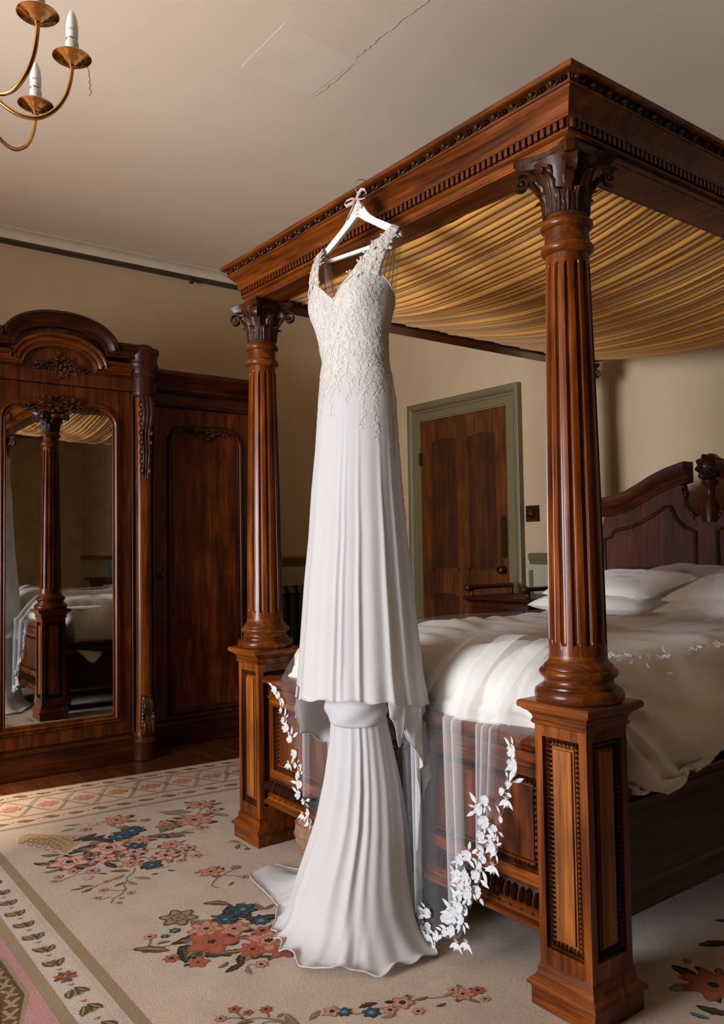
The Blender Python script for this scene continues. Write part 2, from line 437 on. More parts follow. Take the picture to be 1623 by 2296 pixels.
for z0, z1 in ((.006, .22), (.86, 1.02), (DZ - .16, DZ - .006)): dr.box(DX0 + .105, DX1 - .105, yd - .001, YB + .02, z0, z1)
door = struct(dr.build('door_1', M['pine'], smooth=0))
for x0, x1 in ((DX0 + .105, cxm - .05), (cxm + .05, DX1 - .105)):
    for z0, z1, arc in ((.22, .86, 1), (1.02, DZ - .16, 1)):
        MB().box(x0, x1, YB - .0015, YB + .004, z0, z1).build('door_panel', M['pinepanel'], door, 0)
        # shaped head to each panel and moulded edge
        n = 9; pts = [(x0, z1)] + [(x0 + (x1 - x0) * i / (n - 1), z1 - .012 - .022 * (2 * i / (n - 1) - 1) ** 2) for i in range(n)] + [(x1, z1)]
        MB().prism(pts, YB - .0125, YB - .001).build('panel_head', M['pine'], door, 0)
        e = .014
        fr = MB()
        fr.box(x0, x0 + e, YB - .009, YB - .001, z0, z1 - .015); fr.box(x1 - e, x1, YB - .009, YB - .001, z0, z1 - .015); fr.box(x0, x1, YB - .009, YB - .001, z0, z0 + e)
        fr.build('panel_bead', M['pine'], door, 0)
n = 10
pts = [(-1.745 + .028 * math.cos(a) * .9, 1.255 + .118 * (1 if math.sin(a) > 0 else -1) + .03 * math.sin(a)) for a in [i * 2 * PI / 16 for i in range(16)]]
MB().prism(pts, YB - .02, YB - .012).build('finger_plate', M['oldbrass'], door, 0)
for zz in (1.345, 1.255, 1.165): MB().blob(-1.745, YB - .02, zz, .009, .005, .009).build('plate_screw', M['clock'], door)
mb = MB(lambda x, y, z: (x, YB - .012 - z, y)); mb.lathe([(.012, 0), (.01, .02), (.012, .025), (.026, .035), (.03, .05), (.024, .064), (.008, .07)], 20, -1.745, 1.03)
mb.build('door_knob', M['oldbrass'], door)
for zz in (1.88, .4): MB().box(DX0 - .012, DX0 + .012, YB - .03, YB - .008, zz - .05, zz + .05).build('door_hinge', M['iron'], door, 0)

# old round switch on a square wooden block
t = thing('light_switch', 'round aged brass dolly switch on a square wooden block beside the door frame', 'light switch', (-1.49, YB, 1.41))
MB().rect_sweep([(0, 0), (.004, .002), (.004, .016), (0, .02)], -.05, .05, -.05, .05).build('block', M['dark_z'], t, 30)
for c in t.children: c.rotation_euler = (PI / 2, 0, 0)
k = MB().lathe([(.034, .02), (.034, .026), (.028, .04), (.018, .05), (.014, .052), (.008, .06), (.003, .064)], 24).build('switch_dome', M['oldbrass'], t); k.rotation_euler = (PI / 2, 0, 0)

# cast iron column radiator under the dado of the left wall
t = thing('radiator', 'dark cast iron column radiator against the left wall behind the left bed post', 'radiator', (XL + .13, 1.55, 0))
N = 9
for i in range(N):
    yy = (i - (N - 1) / 2) * .082
    mb = MB()
    for dx in (-.045, .045):
        mb.tube([(dx, yy, .12), (dx, yy, .2), (dx, yy, .80), (dx, yy, .86)], [.026, .033, .033, .026], 10)
    mb.tube([(-.05, yy, .86), (-.03, yy, .9), (.03, yy, .9), (.05, yy, .86)], .034, 10)
    mb.tube([(-.05, yy, .14), (.05, yy, .14)], .034, 10)
    if i in (0, N - 1):
        for dx in (-.045, .045): mb.tube([(dx, yy, 0.0), (dx, yy, .14)], [.03, .022], 10)
    mb.build('radiator_section', M['iron'], t)
for zz in (.14, .86): MB().tube([(0, -(N - 1) / 2 * .082, zz), (0, (N - 1) / 2 * .082, zz)], .02, 8).build('connecting_pipe', M['iron'], t)

# ------------------------------------------------------------------ rug
GROUND = (.56, .44, .345); TAN = (.31, .225, .125); CORAL = (.42, .115, .055); PEACH = (.56, .28, .19); PINK = (.47, .235, .23)
OLIVE = (.105, .06, .018); DARK = (.018, .017, .011); GREY = (.20, .175, .11); TEAL = (.025, .085, .115); BLUE = (.13, .26, .32); RUST = (.36, .08, .035)
CREAM = (.58, .47, .385)
RZ = 0.006
def skew(x, y): return (x + .097 * (y + .72), y)      # the rug lies a little askew
rugroot = MB(); rugroot.col = GROUND
rx0, rx1, ry0, ry1 = -2.149, 2.75, -2.9, 1.8
rugroot.prism([skew(rx0, ry0), skew(rx1, ry0), skew(rx1, ry1), skew(rx0, ry1)], 0, RZ, lambda u, v, d: (u, v, d))
rug = tag(rugroot.build('floral_rug', M['rug'], smooth=0), 'large cream wool rug with woven bouquets and diamond border', 'rug')
def flat(mb, pts, lay, col):
    mb.col = col; z = RZ + .0003 + .00022 * lay
    mb.add([(p[0], p[1], z) for p in pts], [tuple(range(len(pts)))])
def strip(mb, a, b, wd, lay, col):
    dx, dy = b[0] - a[0], b[1] - a[1]; L = math.hypot(dx, dy); nx, ny = -dy / L * wd / 2, dx / L * wd / 2
    n = max(2, int(L / .05)); pts = []
    z = RZ + .0003 + .00022 * lay; mb.col = col; vs = []; fs = []
    for i in range(n + 1):
        t = i / n; j = random.uniform(-.0015, .0015)
        vs += [(a[0] + dx * t + nx + j, a[1] + dy * t + ny, z), (a[0] + dx * t - nx + j, a[1] + dy * t - ny, z)]
    for i in range(n): fs.append((2 * i, 2 * i + 1, 2 * i + 3, 2 * i + 2))
    mb.add(vs, fs)
def rflower(mb, x, y, r, st):
    pal = {'c': (CORAL, PEACH, DARK), 'p': (CORAL, (.64, .40, .32), CREAM), 't': (DARK, TEAL, BLUE), 'r': (RUST, CORAL, DARK), 'o': (OLIVE, TAN, RUST)}[st]
    n = random.choice((5, 6, 6, 7)); ph = random.uniform(0, PI)
    def ring(rr, am, k, sq=1.0): return [(x + (rr * (1 + am * math.cos(n * a + ph)) ) * math.cos(a), y + rr * (1 + am * math.cos(n * a + ph)) * math.sin(a) * sq) for a in [i * 2 * PI / k for i in range(k)]]
    K = 48 if r > .03 else 24
    if r > .03 and st in 'pt':
        flat(mb, [(x + r * (1.22 + .22 * math.sin(7 * a + x * 90) + .1 * math.sin(15 * a)) * math.cos(a), y + r * (1.22 + .22 * math.sin(7 * a + x * 90) + .1 * math.sin(15 * a)) * math.sin(a)) for a in [i * PI / 24 for i in range(48)]], .6 + random.random() * .4, random.choice((DARK, OLIVE)))
    r *= 1.16 if r > .03 else 1.0
    flat(mb, ring(r, .2, K), 4 + random.random(), pal[0])
    flat(mb, ring(r * .82, .27, K), 5.5 + random.random() * .4, pal[1])
    if r > .026 and st != 'o':
        for q in range(4 if r < .05 else 6):
            a = random.uniform(0, 2 * PI); L2 = r * random.uniform(.55, .95)
            rleaf(mb, x + r * .8 * math.cos(a), y + r * .8 * math.sin(a), x + (r * .8 + L2) * math.cos(a + .2), y + (r * .8 + L2) * math.sin(a + .2), random.choice('dodog'), .42)
    if r > .028:
        for i in range(n):   # petal veins
            a = (2 * PI * i + PI - ph) / n
            c, s = math.cos(a), math.sin(a); w = r * .05
            flat(mb, [(x + c * r * .2 - s * w, y + s * r * .2 + c * w), (x + c * r * .86, y + s * r * .86), (x + c * r * .2 + s * w, y + s * r * .2 - c * w)], 6.4, pal[0])
        flat(mb, ring(r * .48, .14, 24), 7, pal[0]); flat(mb, ring(r * .38, .2, 24), 7.5, pal[1])
        cc = ring(r * .2, .3, 14); flat(mb, cc, 8.2, pal[2])
        if st == 'p': flat(mb, [(x + r * .3 * math.cos(a) * (1 if i % 2 else .75), y + r * .22 * math.sin(a)) for i, a in enumerate([j * PI / 5 for j in range(10)])], 8.6, DARK)
    else: flat(mb, ring(r * .35, .2, 10), 7, pal[2])
def rleaf(mb, x0, y0, x1, y1, st, wr=.3):
    main, core = {'d': (DARK, OLIVE), 'o': (OLIVE, TAN), 'g': (GREY, TAN), 't': (TEAL, BLUE), 'r': (RUST, (.25, .05, .03))}[st]
    dx, dy = x1 - x0, y1 - y0; L = math.hypot(dx, dy) + 1e-6; nx, ny = -dy / L, dx / L; w = min(max(L * wr * 1.25, .014), .06) / 2
    bend = random.uniform(-.12, .12) * L
    def P(t, s): 
        j = 1 + .18 * math.sin(t * 21 + L * 50)
        return (x0 + dx * t + nx * (w * s * j * math.sin(PI * min(1, t * .96 + .02)) ** .8 + bend * math.sin(PI * t)), y0 + dy * t + ny * (w * s * j * math.sin(PI * min(1, t * .96 + .02)) ** .8 + bend * math.sin(PI * t)))
    lay = 2 + random.random()
    T = [i / 8 for i in range(9)]
    flat(mb, [P(t, 1) for t in T] + [P(t, -1) for t in reversed(T)], lay, main)
    if L > .035: flat(mb, [P(t, .45) for t in T[1:-1]] + [P(t, -.1) for t in reversed(T[1:-1])], lay + 1.1, core)
def rstem(mb, pts, wd=.006, col=None):
    for a, b in zip(pts, pts[1:]):
        dx, dy = b[0] - a[0], b[1] - a[1]
        m2 = ((a[0] + b[0]) / 2 - dy * .1, (a[1] + b[1]) / 2 + dx * .1)
        strip(mb, a, m2, wd, 1.2, col or GREY); strip(mb, m2, b, wd, 1.3, col or GREY)
BOUQ=[
([(-1.417,-0.414,0.048,'c'),(-1.105,-0.562,0.062,'p'),(-1.054,-0.736,0.06,'p'),(-1.383,-0.562,0.024,'c'),(-1.11,-0.431,0.037,'c'),(-0.993,-0.501,0.038,'p'),(-1.002,-0.613,0.037,'p'),(-0.89,-0.555,0.032,'c'),(-0.878,-0.418,0.042,'p'),(-0.822,-0.5,0.032,'t'),(-0.977,-0.35,0.036,'c'),(-0.909,-0.697,0.026,'c'),(-0.949,-0.753,0.021,'c'),(-0.933,-0.814,0.018,'c'),(-0.902,-0.839,0.013,'c'),(-0.853,-0.732,0.017,'p'),(-0.779,-0.689,0.013,'c'),(-0.625,-0.659,0.014,'c'),(-0.71,-0.726,0.016,'c'),(-0.661,-0.767,0.013,'c'),(-0.573,-0.722,0.011,'c'),(-0.607,-0.701,0.009,'c'),(-1.235,-0.265,0.029,'c'),(-1.334,-0.315,0.022,'o'),(-1.24,-0.413,0.043,'t'),(-1.201,-0.481,0.038,'t'),(-1.054,-0.472,0.033,'t'),(-1.432,-0.512,0.022,'p'),(-1.315,-0.437,0.017,'o'),(-0.896,-0.311,0.027,'c')],[(-1.133,-0.849,-1.08,-0.794,'d'),(-1.197,-0.802,-1.155,-0.734,'o'),(-1.005,-0.845,-1.008,-0.783,'o'),(-1.138,-0.714,-1.189,-0.605,'d'),(-1.277,-0.652,-1.304,-0.542,'d'),(-1.253,-0.624,-1.266,-0.518,'d'),(-0.963,-0.712,-0.996,-0.649,'o'),(-0.882,-0.614,-0.966,-0.63,'d'),(-0.785,-0.817,-0.776,-0.77,'o'),(-0.803,-0.78,-0.775,-0.739,'o'),(-0.737,-0.795,-0.759,-0.748,'o'),(-0.878,-0.691,-0.844,-0.666,'o'),(-0.718,-0.684,-0.733,-0.642,'o'),(-0.683,-0.612,-0.732,-0.625,'g'),(-0.862,-0.647,-0.819,-0.587,'o'),(-1.426,-0.656,-1.425,-0.591,'g'),(-1.495,-0.62,-1.467,-0.553,'g'),(-1.397,-0.226,-1.375,-0.15,'g'),(-0.728,-0.509,-0.739,-0.539,'t'),(-0.739,-0.474,-0.713,-0.451,'t'),(-1.262,-0.594,-1.177,-0.532,'d'),(-1.268,-0.498,-1.235,-0.439,'d'),(-1.122,-0.506,-1.103,-0.443,'d'),(-1.047,-0.64,-1.123,-0.658,'d'),(-0.983,-0.563,-1.004,-0.515,'d'),(-0.917,-0.518,-0.917,-0.483,'o'),(-1.148,-0.614,-1.075,-0.674,'d'),(-0.802,-0.615,-0.783,-0.672,'g'),(-0.7,-0.555,-0.749,-0.598,'g')],[[(-0.837,-0.559),(-0.767,-0.62),(-0.707,-0.656),(-0.665,-0.664),(-0.622,-0.727),(-0.59,-0.743)],[(-0.756,-0.745),(-0.776,-0.694),(-0.782,-0.639)],[(-0.884,-0.825),(-0.904,-0.787),(-0.904,-0.723)],[(-0.925,-0.493),(-0.862,-0.487),(-0.77,-0.478),(-0.764,-0.446)],[(-0.984,-0.455),(-0.973,-0.404),(-0.871,-0.356),(-0.814,-0.359)],[(-0.645,-0.726),(-0.643,-0.765)],[(-0.665,-0.664),(-0.695,-0.708)]]) ,
([(-1.38,-0.026,0.05,'c'),(-1.195,-0.145,0.065,'c'),(-1.259,-0.013,0.028,'c'),(-1.189,-0.274,0.038,'o'),(-1.081,-0.164,0.026,'c'),(-1.087,-0.336,0.023,'t'),(-0.8,-0.326,0.021,'c'),(-0.792,-0.394,0.018,'c')],[(-1.397,-0.22,-1.307,-0.101,'g'),(-1.383,-0.16,-1.311,-0.118,'g'),(-1.144,-0.123,-1.11,-0.071,'d'),(-1.286,-0.213,-1.23,-0.174,'d'),(-1.229,-0.062,-1.143,-0.001,'g'),(-1.11,-0.292,-1.03,-0.268,'o'),(-1.095,-0.255,-1.047,-0.216,'o'),(-1.134,-0.393,-1.035,-0.274,'o'),(-1.142,-0.33,-1.173,-0.255,'o')],[[(-1.367,-0.033),(-1.27,-0.09),(-1.224,-0.159)],[(-1.123,-0.397),(-1.082,-0.313),(-1.075,-0.157)],[(-0.971,-0.404),(-0.901,-0.352),(-0.827,-0.296)],[(-0.896,-0.313),(-0.848,-0.353),(-0.783,-0.399)]]) ,
([(-0.618,-0.355,0.036,'c'),(-0.597,-0.263,0.018,'o'),(-0.496,-0.282,0.017,'c'),(-0.735,-0.136,0.011,'t')],[(-0.555,-0.368,-0.568,-0.342,'g'),(-0.462,-0.363,-0.482,-0.333,'o'),(-0.867,-0.143,-0.819,-0.12,'g'),(-0.762,-0.169,-0.805,-0.137,'o')],[[(-0.471,-0.4),(-0.502,-0.41),(-0.528,-0.39),(-0.561,-0.334),(-0.582,-0.275)],[(-0.561,-0.334),(-0.488,-0.286)],[(-0.855,-0.163),(-0.815,-0.132),(-0.733,-0.133)]]) ,
([(-0.211,-0.576,0.045,'c'),(-0.155,-0.508,0.037,'c'),(-0.122,-0.602,0.06,'r'),(-0.087,-0.445,0.028,'r'),(-0.002,-0.528,0.037,'r'),(-0.019,-0.463,0.057,'c'),(-0.034,-0.69,0.029,'r'),(-0.104,-0.741,0.023,'r'),(-0.273,-0.737,0.019,'c'),(-0.341,-0.611,0.047,'o'),(0.091,-0.553,0.02,'c'),(-0.26,-0.419,0.037,'t'),(-0.231,-0.499,0.032,'t'),(-0.15,-0.413,0.028,'t'),(-0.263,-0.659,0.017,'t'),(-0.247,-0.699,0.013,'t'),(0.06,-0.463,0.037,'r'),(-0.092,-0.383,0.02,'c')],[(-0.232,-0.808,-0.153,-0.725,'o'),(-0.215,-0.741,-0.205,-0.698,'o'),(-0.186,-0.706,-0.205,-0.615,'d'),(-0.16,-0.686,-0.054,-0.719,'d'),(-0.089,-0.659,-0.025,-0.615,'d'),(-0.043,-0.626,-0.008,-0.559,'o'),(-0.001,-0.562,0.061,-0.6,'d'),(0.05,-0.591,0.066,-0.655,'d'),(-0.388,-0.5,-0.32,-0.433,'o'),(-0.32,-0.433,-0.252,-0.496,'d'),(-0.19,-0.449,-0.145,-0.337,'d'),(0.031,-0.66,0.017,-0.621,'o'),(0.121,-0.602,0.078,-0.59,'g'),(-0.276,-0.364,-0.224,-0.36,'o'),(-0.232,-0.317,-0.213,-0.362,'o'),(-0.179,-0.543,-0.084,-0.542,'d'),(-0.119,-0.497,-0.105,-0.466,'d'),(-0.279,-0.571,-0.241,-0.524,'g'),(-0.251,-0.452,-0.193,-0.438,'d'),(-0.067,-0.572,-0.076,-0.534,'d'),(-0.165,-0.643,-0.113,-0.627,'d'),(-0.06,-0.513,-0.054,-0.481,'d'),(0.046,-0.539,0.065,-0.504,'d')],[[(-0.232,-0.808),(-0.191,-0.736),(-0.146,-0.644)],[(-0.261,-0.742),(-0.222,-0.762)],[(-0.292,-0.573),(-0.261,-0.563),(-0.209,-0.541)],[(-0.071,-0.696),(-0.094,-0.665)],[(0.076,-0.593),(0.075,-0.572)]]) ,
([(0.248,-0.725,0.016,'r'),(0.283,-0.705,0.013,'r'),(0.3,-0.661,0.016,'r'),(0.264,-0.773,0.014,'c'),(0.415,-0.532,0.022,'c'),(0.437,-0.509,0.019,'t'),(0.483,-0.456,0.022,'t'),(0.498,-0.365,0.028,'c'),(0.504,-0.412,0.019,'c'),(0.554,-0.359,0.016,'c'),(0.567,-0.213,0.03,'c'),(0.579,-0.169,0.019,'r'),(0.537,-0.221,0.014,'c'),(0.621,-0.184,0.013,'c')],[(0.348,-0.629,0.418,-0.633,'g'),(0.35,-0.657,0.341,-0.633,'g'),(0.411,-0.599,0.39,-0.554,'g'),(0.312,-0.756,0.327,-0.712,'o'),(0.445,-0.468,0.457,-0.416,'d'),(0.516,-0.451,0.527,-0.411,'g'),(0.509,-0.332,0.518,-0.293,'o'),(0.538,-0.258,0.555,-0.228,'g'),(0.597,-0.224,0.625,-0.207,'g'),(0.565,-0.309,0.569,-0.277,'o')],[[(0.271,-0.759),(0.31,-0.72),(0.347,-0.669),(0.4,-0.647)],[(0.351,-0.708),(0.354,-0.674),(0.386,-0.656)],[(0.256,-0.73),(0.3,-0.728)],[(0.307,-0.666),(0.336,-0.674)],[(0.412,-0.562),(0.468,-0.485),(0.501,-0.389),(0.547,-0.257),(0.577,-0.172)]]) ,
([(0.959,0.342,0.065,'r'),(0.842,0.406,0.013,'o')],[(0.874,0.309,0.932,0.344,'r'),(0.916,0.252,0.952,0.332,'r'),(0.812,0.515,0.867,0.604,'d'),(0.982,0.215,1.06,0.248,'d'),(0.988,0.174,1.036,0.186,'t'),(0.959,0.342,1.016,0.274,'d'),(0.756,0.7,0.799,0.729,'d')],[]) ,
]
CORNU= [(-1.398,-0.837),(-1.475,-0.809),(-1.496,-0.767),(-1.43,-0.714),(-1.369,-0.65),(-1.327,-0.59),(-1.311,-0.54),(-1.262,-0.594),(-1.227,-0.65),(-1.165,-0.718),(-1.222,-0.731),(-1.283,-0.748),(-1.357,-0.788),(-1.393,-0.815),(-1.376,-0.83)]
MOT= [(-0.922,-1.006),(-0.806,-1.013),(-0.698,-1.014),(-0.593,-1.016),(-0.486,-1.018),(-0.378,-1.018),(-0.277,-1.016),(-0.176,-1.017),(-0.083,-1.023),(0.017,-1.024)]
TAN1= [(-1.365,-0.913),(-1.227,-0.946),(-0.404,-0.935),(-0.388,-0.96),(0.164,-0.947),(0.149,-0.966)]
TAN2= [(-0.725,-1.065),(-0.592,-1.097),(-0.306,-1.066),(0.063,-1.073),(0.035,-1.108)]
CHAIN= [(-0.373,-1.149),(-0.264,-1.175),(-0.178,-1.114),(-0.17,-1.164),(-0.006,-1.158),(-0.037,-1.197),(-0.098,-1.214)]
DIA= [(-1.883,-0.742),(-1.863,-0.578),(-1.846,-0.412),(-1.833,-0.258),(-1.813,-0.089)]
for i, (F_, L_, S_) in enumerate(BOUQ):
    mb = MB()
    if i == 0:
        flat(mb, CORNU, 0.5, (.46, .30, .14))
        for j in range(9):      # basket weave strokes
            for k in range(5):
                u = .08 + j * .1; v = (k + .5) / 5 + (.1 if j % 2 else 0)
                ax_, ay_ = -1.42 + u * .2, -.81 + u * .14; hw = .03 + .075 * u
                px_, py_ = ax_ - (v - .5) * 2 * hw * .62, ay_ + (v - .5) * 2 * hw * .75
                if k % 2 == j % 2: strip(mb, (px_ - .011, py_ - .008), (px_ + .011, py_ + .008), .005, 1.2, OLIVE)
                else: strip(mb, (px_ - .006, py_ + .008), (px_ + .006, py_ - .008), .005, 1.2, OLIVE)
    for s_ in S_: rstem(mb, s_)
    for l_ in L_: rleaf(mb, *l_)
    for f_ in F_: rflower(mb, *f_)
    stuff(mb.build('woven_bouquet', M['rug'], rug, 0, recalc=False))
# inner frame: two tan bands with a row of buds between
fr = MB()
strip(fr, (-1.62, -.935), (1.9, -.935), .036, 0, TAN)
strip(fr, (-1.62, -1.082), (1.9, -1.082), .036, 0, TAN)
strip(fr, (-1.6, -1.018), (1.88, -1.018), .098, -.5, (.56, .475, .405))
fr.build('tan_band', M['rug'], rug, 0, recalc=False)
mb = MB()
x = -1.55; k = 0
while x < 1.8:
    y = -1.018; dirn = 1 if x < -.2 else -1
    if abs(x + .176) < .05:
        for i in range(8):
            a = i * PI / 4 + .2; rleaf(mb, x + .006 * math.cos(a), y + .006 * math.sin(a), x + .036 * math.cos(a), y + .034 * math.sin(a), 'r' if i % 2 else 'o', .5)
        flat(mb, [(x + .007 * math.cos(a), y + .007 * math.sin(a)) for a in [q * PI / 4 for q in range(8)]], 6, BLUE)
    else:
        flat(mb, [(x + dirn * .018 * math.cos(a), y + .02 * math.sin(a)) for a in [q * PI / 5 for q in range(10)]], 1, TAN)
        rleaf(mb, x - dirn * .02, y - .028, x + dirn * .025, y - .006, 'o', .4); rleaf(mb, x - dirn * .012, y + .03, x + dirn * .028, y + .006, 'o', .4)
        strip(mb, (x - dirn * .01, y), (x + dirn * .03, y + .004), .008, 4, OLIVE)
    flat(mb, [(x + .052 + .009 * math.cos(a), y + .012 * math.sin(a)) for a in (0, 2.1, 4.2)], 2, CORAL)
    x += .104; k += 1
stuff(mb.build('bud_row', M['rug'], rug, 0, recalc=False))
# central medallion: rose ground, chain border
md = MB(); 
flat(md, [(-1.62, -1.1), (1.9, -1.1), (1.9, -2.55), (-1.62, -2.55)], 0, PINK)
oct_ = lambda d: [(-1.2 + d, -1.35 - d * .2), (-.42 + d * .3, -1.125 - d), (-.17 - d * .3, -1.122 - d), (.03 - d, -1.2 - d * .4), (.03 - d, -2.2), (-1.2 + d, -2.2)]
O0 = oct_(0); flat(md, O0, 1, TAN); flat(md, oct_(.012), 2, OLIVE)
flat(md, oct_(.07), 4, TAN); flat(md, oct_(.083), 5, (.62, .57, .52))
md.build('medallion_ground', M['rug'], rug, 0, recalc=False)
ch = MB()
pa = oct_(.041)
for a, b in zip(pa, pa[1:]):
    L = math.hypot(b[0] - a[0], b[1] - a[1]); n = max(1, int(L / .05)); ux, uy = (b[0] - a[0]) / L, (b[1] - a[1]) / L
    for i in range(n):
        t = (i + .5) / n; cx_, cy_ = a[0] + (b[0] - a[0]) * t, a[1] + (b[1] - a[1]) * t
        for s in (-1, 1):
            strip(ch, (cx_ - ux * .022 + uy * s * .018, cy_ - uy * .022 - ux * s * .018), (cx_ + ux * .012 - uy * s * .004, cy_ + uy * .012 + ux * s * .004), .011, 3 + .1 * s, (.34, .23, .12))
            strip(ch, (cx_ + ux * .012 - uy * s * .004, cy_ + uy * .012 + ux * s * .004), (cx_ + ux * .024 + uy * s * .016, cy_ + uy * .024 - ux * s * .016), .011, 3.2 + .1 * s, (.34, .23, .12))
for (x, y, r, s) in ((-.02 - .12, -1.3, .03, 'r'), (-.3, -1.3, .06, 'c'), (-.5, -1.5, .07, 'p')): rflower(ch, x, y, r, s)
stuff(ch.build('chain_border', M['rug'], rug, 0, recalc=False))
# outer border along the wardrobe side (and its mates on the other sides)
bd = MB()
def SK_(x, y): return skew(x, y)
def bline(x, wd, col, lay): strip(bd, SK_(x, ry0), SK_(x, ry1), wd, lay, col)
bline(-2.149 + .006, .012, CORAL, 1); bline(-2.020, .010, CORAL, 1); bline(-1.742, .012, CORAL, 1); bline(-1.595, .024, TAN, 1)
bline(-2.03, .006, TAN, 1.2)
bd.build('border_line', M['rug'], rug, 0, recalc=False)
dm = MB()
for k in range(-13, 18):
    yc = -.578 + k * .164
    if yc < ry0 + .1 or yc > ry1 - .1: continue
    xc = -1.88
    for s in (-1, 1):
        strip(dm, SK_(xc - .135, yc + s * .0), SK_(xc + .135, yc + s * .164), .007, 2, TAN)
        strip(dm, SK_(xc - .125, yc + s * .02), SK_(xc + .0, yc + s * .098), .004, 2.1, GREY)
        strip(dm, SK_(xc + .0, yc + s * .072), SK_(xc + .125, yc + s * .146), .004, 2.1, GREY)
    cx_, cy_ = SK_(xc, yc + .0)
    for q, (dx, dy) in enumerate(((-.05, .0), (.05, .0), (0, .055), (0, -.055), (-.035, .035), (.035, -.035), (.035, .035), (-.035, -.035))):
        rleaf(dm, cx_ + dx * .15, cy_ + dy * .15, cx_ + dx, cy_ + dy, 'r', .5)
        dm.col = CORAL
        flat(dm, [(cx_ + dx * .15, cy_ + dy * .15), (cx_ + dx * .6 + dy * .25, cy_ + dy * .6 - dx * .25), (cx_ + dx * .95, cy_ + dy * .95), (cx_ + dx * .6 - dy * .25, cy_ + dy * .6 + dx * .25)], 5, (.55, .22, .13))
    flat(dm, [(cx_ + .012 * math.cos(a), cy_ + .012 * math.sin(a)) for a in [q * PI / 3 for q in range(6)]], 6, PEACH)
stuff(dm.build('diamond_band', M['rug'], rug, 0, recalc=False))
sm = MB()
for xb, ph in ((-2.075, .0), (-1.668, .03)):
    k = 0; y = -2.6
    while y < 1.9:
        x_, y_ = SK_(xb, y + ph)
        rleaf(sm, x_ - .012, y_ - .035, x_ + .005, y_ + .03, 'o', .4); rleaf(sm, x_ + .014, y_ - .01, x_ + .004, y_ + .04, 'o', .35)
        flat(sm, [(x_ + .006 * math.cos(a), y_ + .056 + .01 * math.sin(a)) for a in [q * PI / 3 for q in range(6)]], 2, CORAL)
        y += .108
stuff(sm.build('leaf_row', M['rug'], rug, 0, recalc=False))

# ------------------------------------------------------------------ four-poster bed
HX, BL = 0.808, 2.1          # half distance between post axes, bed length
bed = thing('four_poster_bed', 'tall carved walnut four-poster bed with fluted columns and gold pleated canopy', 'bed')
BZ = RZ + .0004
# pedestal of a post: frame boards round a core so the panels sit in a real recess
def pedestal_mesh():
    mb = MB(); W_ = .0826; wi = .059; z0, z1 = .114, .732; zi0, zi1 = .158, .70
    for sx in (-1, 1):
        for sy in (-1, 1):
            mb.box(min(sx * W_, sx * wi), max(sx * W_, sx * wi), min(sy * W_, sy * wi), max(sy * W_, sy * wi), z0, z1)
    for za, zb in ((z0, zi0), (zi1, z1)):
        mb.box(-wi, wi, -W_ + .0003, W_ - .0003, za, zb); mb.box(-W_ + .0003, W_ - .0003, -wi, wi, za, zb)
    mb.box(-.068, .068, -.068, .068, z0, z1)
    return mb.mesh('bed_post', M['wood_z'], 0)
ped_me = pedestal_mesh()
plinth_me = MB().rect_sweep([(-.004, BZ), (-.004, .056), (.004, .058), (.0055, .063), (.003, .069), (-.004, .075), (-.012, .082), (-.016, .09), (-.0165, .1), (-.0185, .108), (-.022, .1155)], -.104, .104, -.104, .104).mesh('plinth', M['wood_x'], 40)
cap_me = MB().rect_sweep([(-.0325, .728), (-.0265, .732), (-.0255, .738), (-.029, .743), (-.029, .748), (-.026, .755), (-.019, .763), (-.010, .768), (-.008, .772), (-.002, .773), (0, .777), (.0005, .783), (-.002, .790), (-.006, .7924)], -.1155, .1155, -.1155, .1155).mesh('pedestal_cap', M['wood_x'], 40)
base_me = MB().lathe([(.104, .792), (.113, .797), (.116, .809), (.113, .822), (.104, .8275), (.100, .8275), (.0995, .832), (.0925, .836), (.0887, .845), (.0915, .853), (.0975, .855), (.0985, .857), (.1028, .863), (.1025, .869), (.098, .8755), (.0925, .8765), (.092, .881), (.086, .888), (.080, .893), (.0765, .900), (.0752, .912)], 56).mesh('column_base', M['wood_x'], 50)
def shaft_r(z): 
    t = (z - .9) / (1.975 - .9); return .0752 - .0182 * t + .0022 * math.sin(PI * t)
def shaft_mesh():
    zs = [.905, .925, .938, .942, .946, .952, .96, .97] + [.97 + (1.915 - .97) * i / 24 for i in range(1, 25)] + [1.924, 1.932, 1.938, 1.942, 1.946, 1.96, 1.978]
    n = 14; per = 18; N_ = n * per
    def fn(u, v):
        z = zs[int(round(v * (len(zs) - 1)))]
        a = u * 2 * PI
        c = math.cos(n * a + .6)
        # flute half width shrinks to a rounded end
        e = min(z - .938, 1.945 - z)
        k = 0 if e <= 0 else math.sqrt(max(0, 1 - max(0, 1 - e / .014) ** 2))
        g = max(0.0, (c - (1 - 1.05 * k)) / (1.05)) if k > 0 else 0
        r = shaft_r(z) - .0085 * min(1, g * 1.25) ** .55 * (k > 0)
        return (r * math.cos(a), r * math.sin(a), z)
    mb = MB(); mb.grid(N_, len(zs), fn, cu=True)
    return mb.mesh('fluted_shaft', M['wood_z'], 50)
shaft_me = shaft_mesh()
neck_me = MB().lathe([(.0572, 1.972), (.0615, 1.975), (.069, 1.981), (.0705, 1.989), (.068, 1.997), (.0615, 2.002), (.0595, 2.003), (.0592, 2.012), (.0585, 2.03), (.0590, 2.04), (.0605, 2.041), (.068, 2.045), (.0698, 2.053), (.068, 2.061), (.062, 2.066), (.0595, 2.072), (.0575, 2.082)], 48).mesh('neck_ring', M['wood_x'], 50)
bell = lambda t: .054 + .012 * t + .022 * t ** 3          # t 0..1 over the bell height
def bell_z(t): return 2.08 + .14 * t
bell_me = MB().lathe([(bell(i / 10), bell_z(i / 10)) for i in range(11)], 32).mesh('capital', M['capital'], 60)
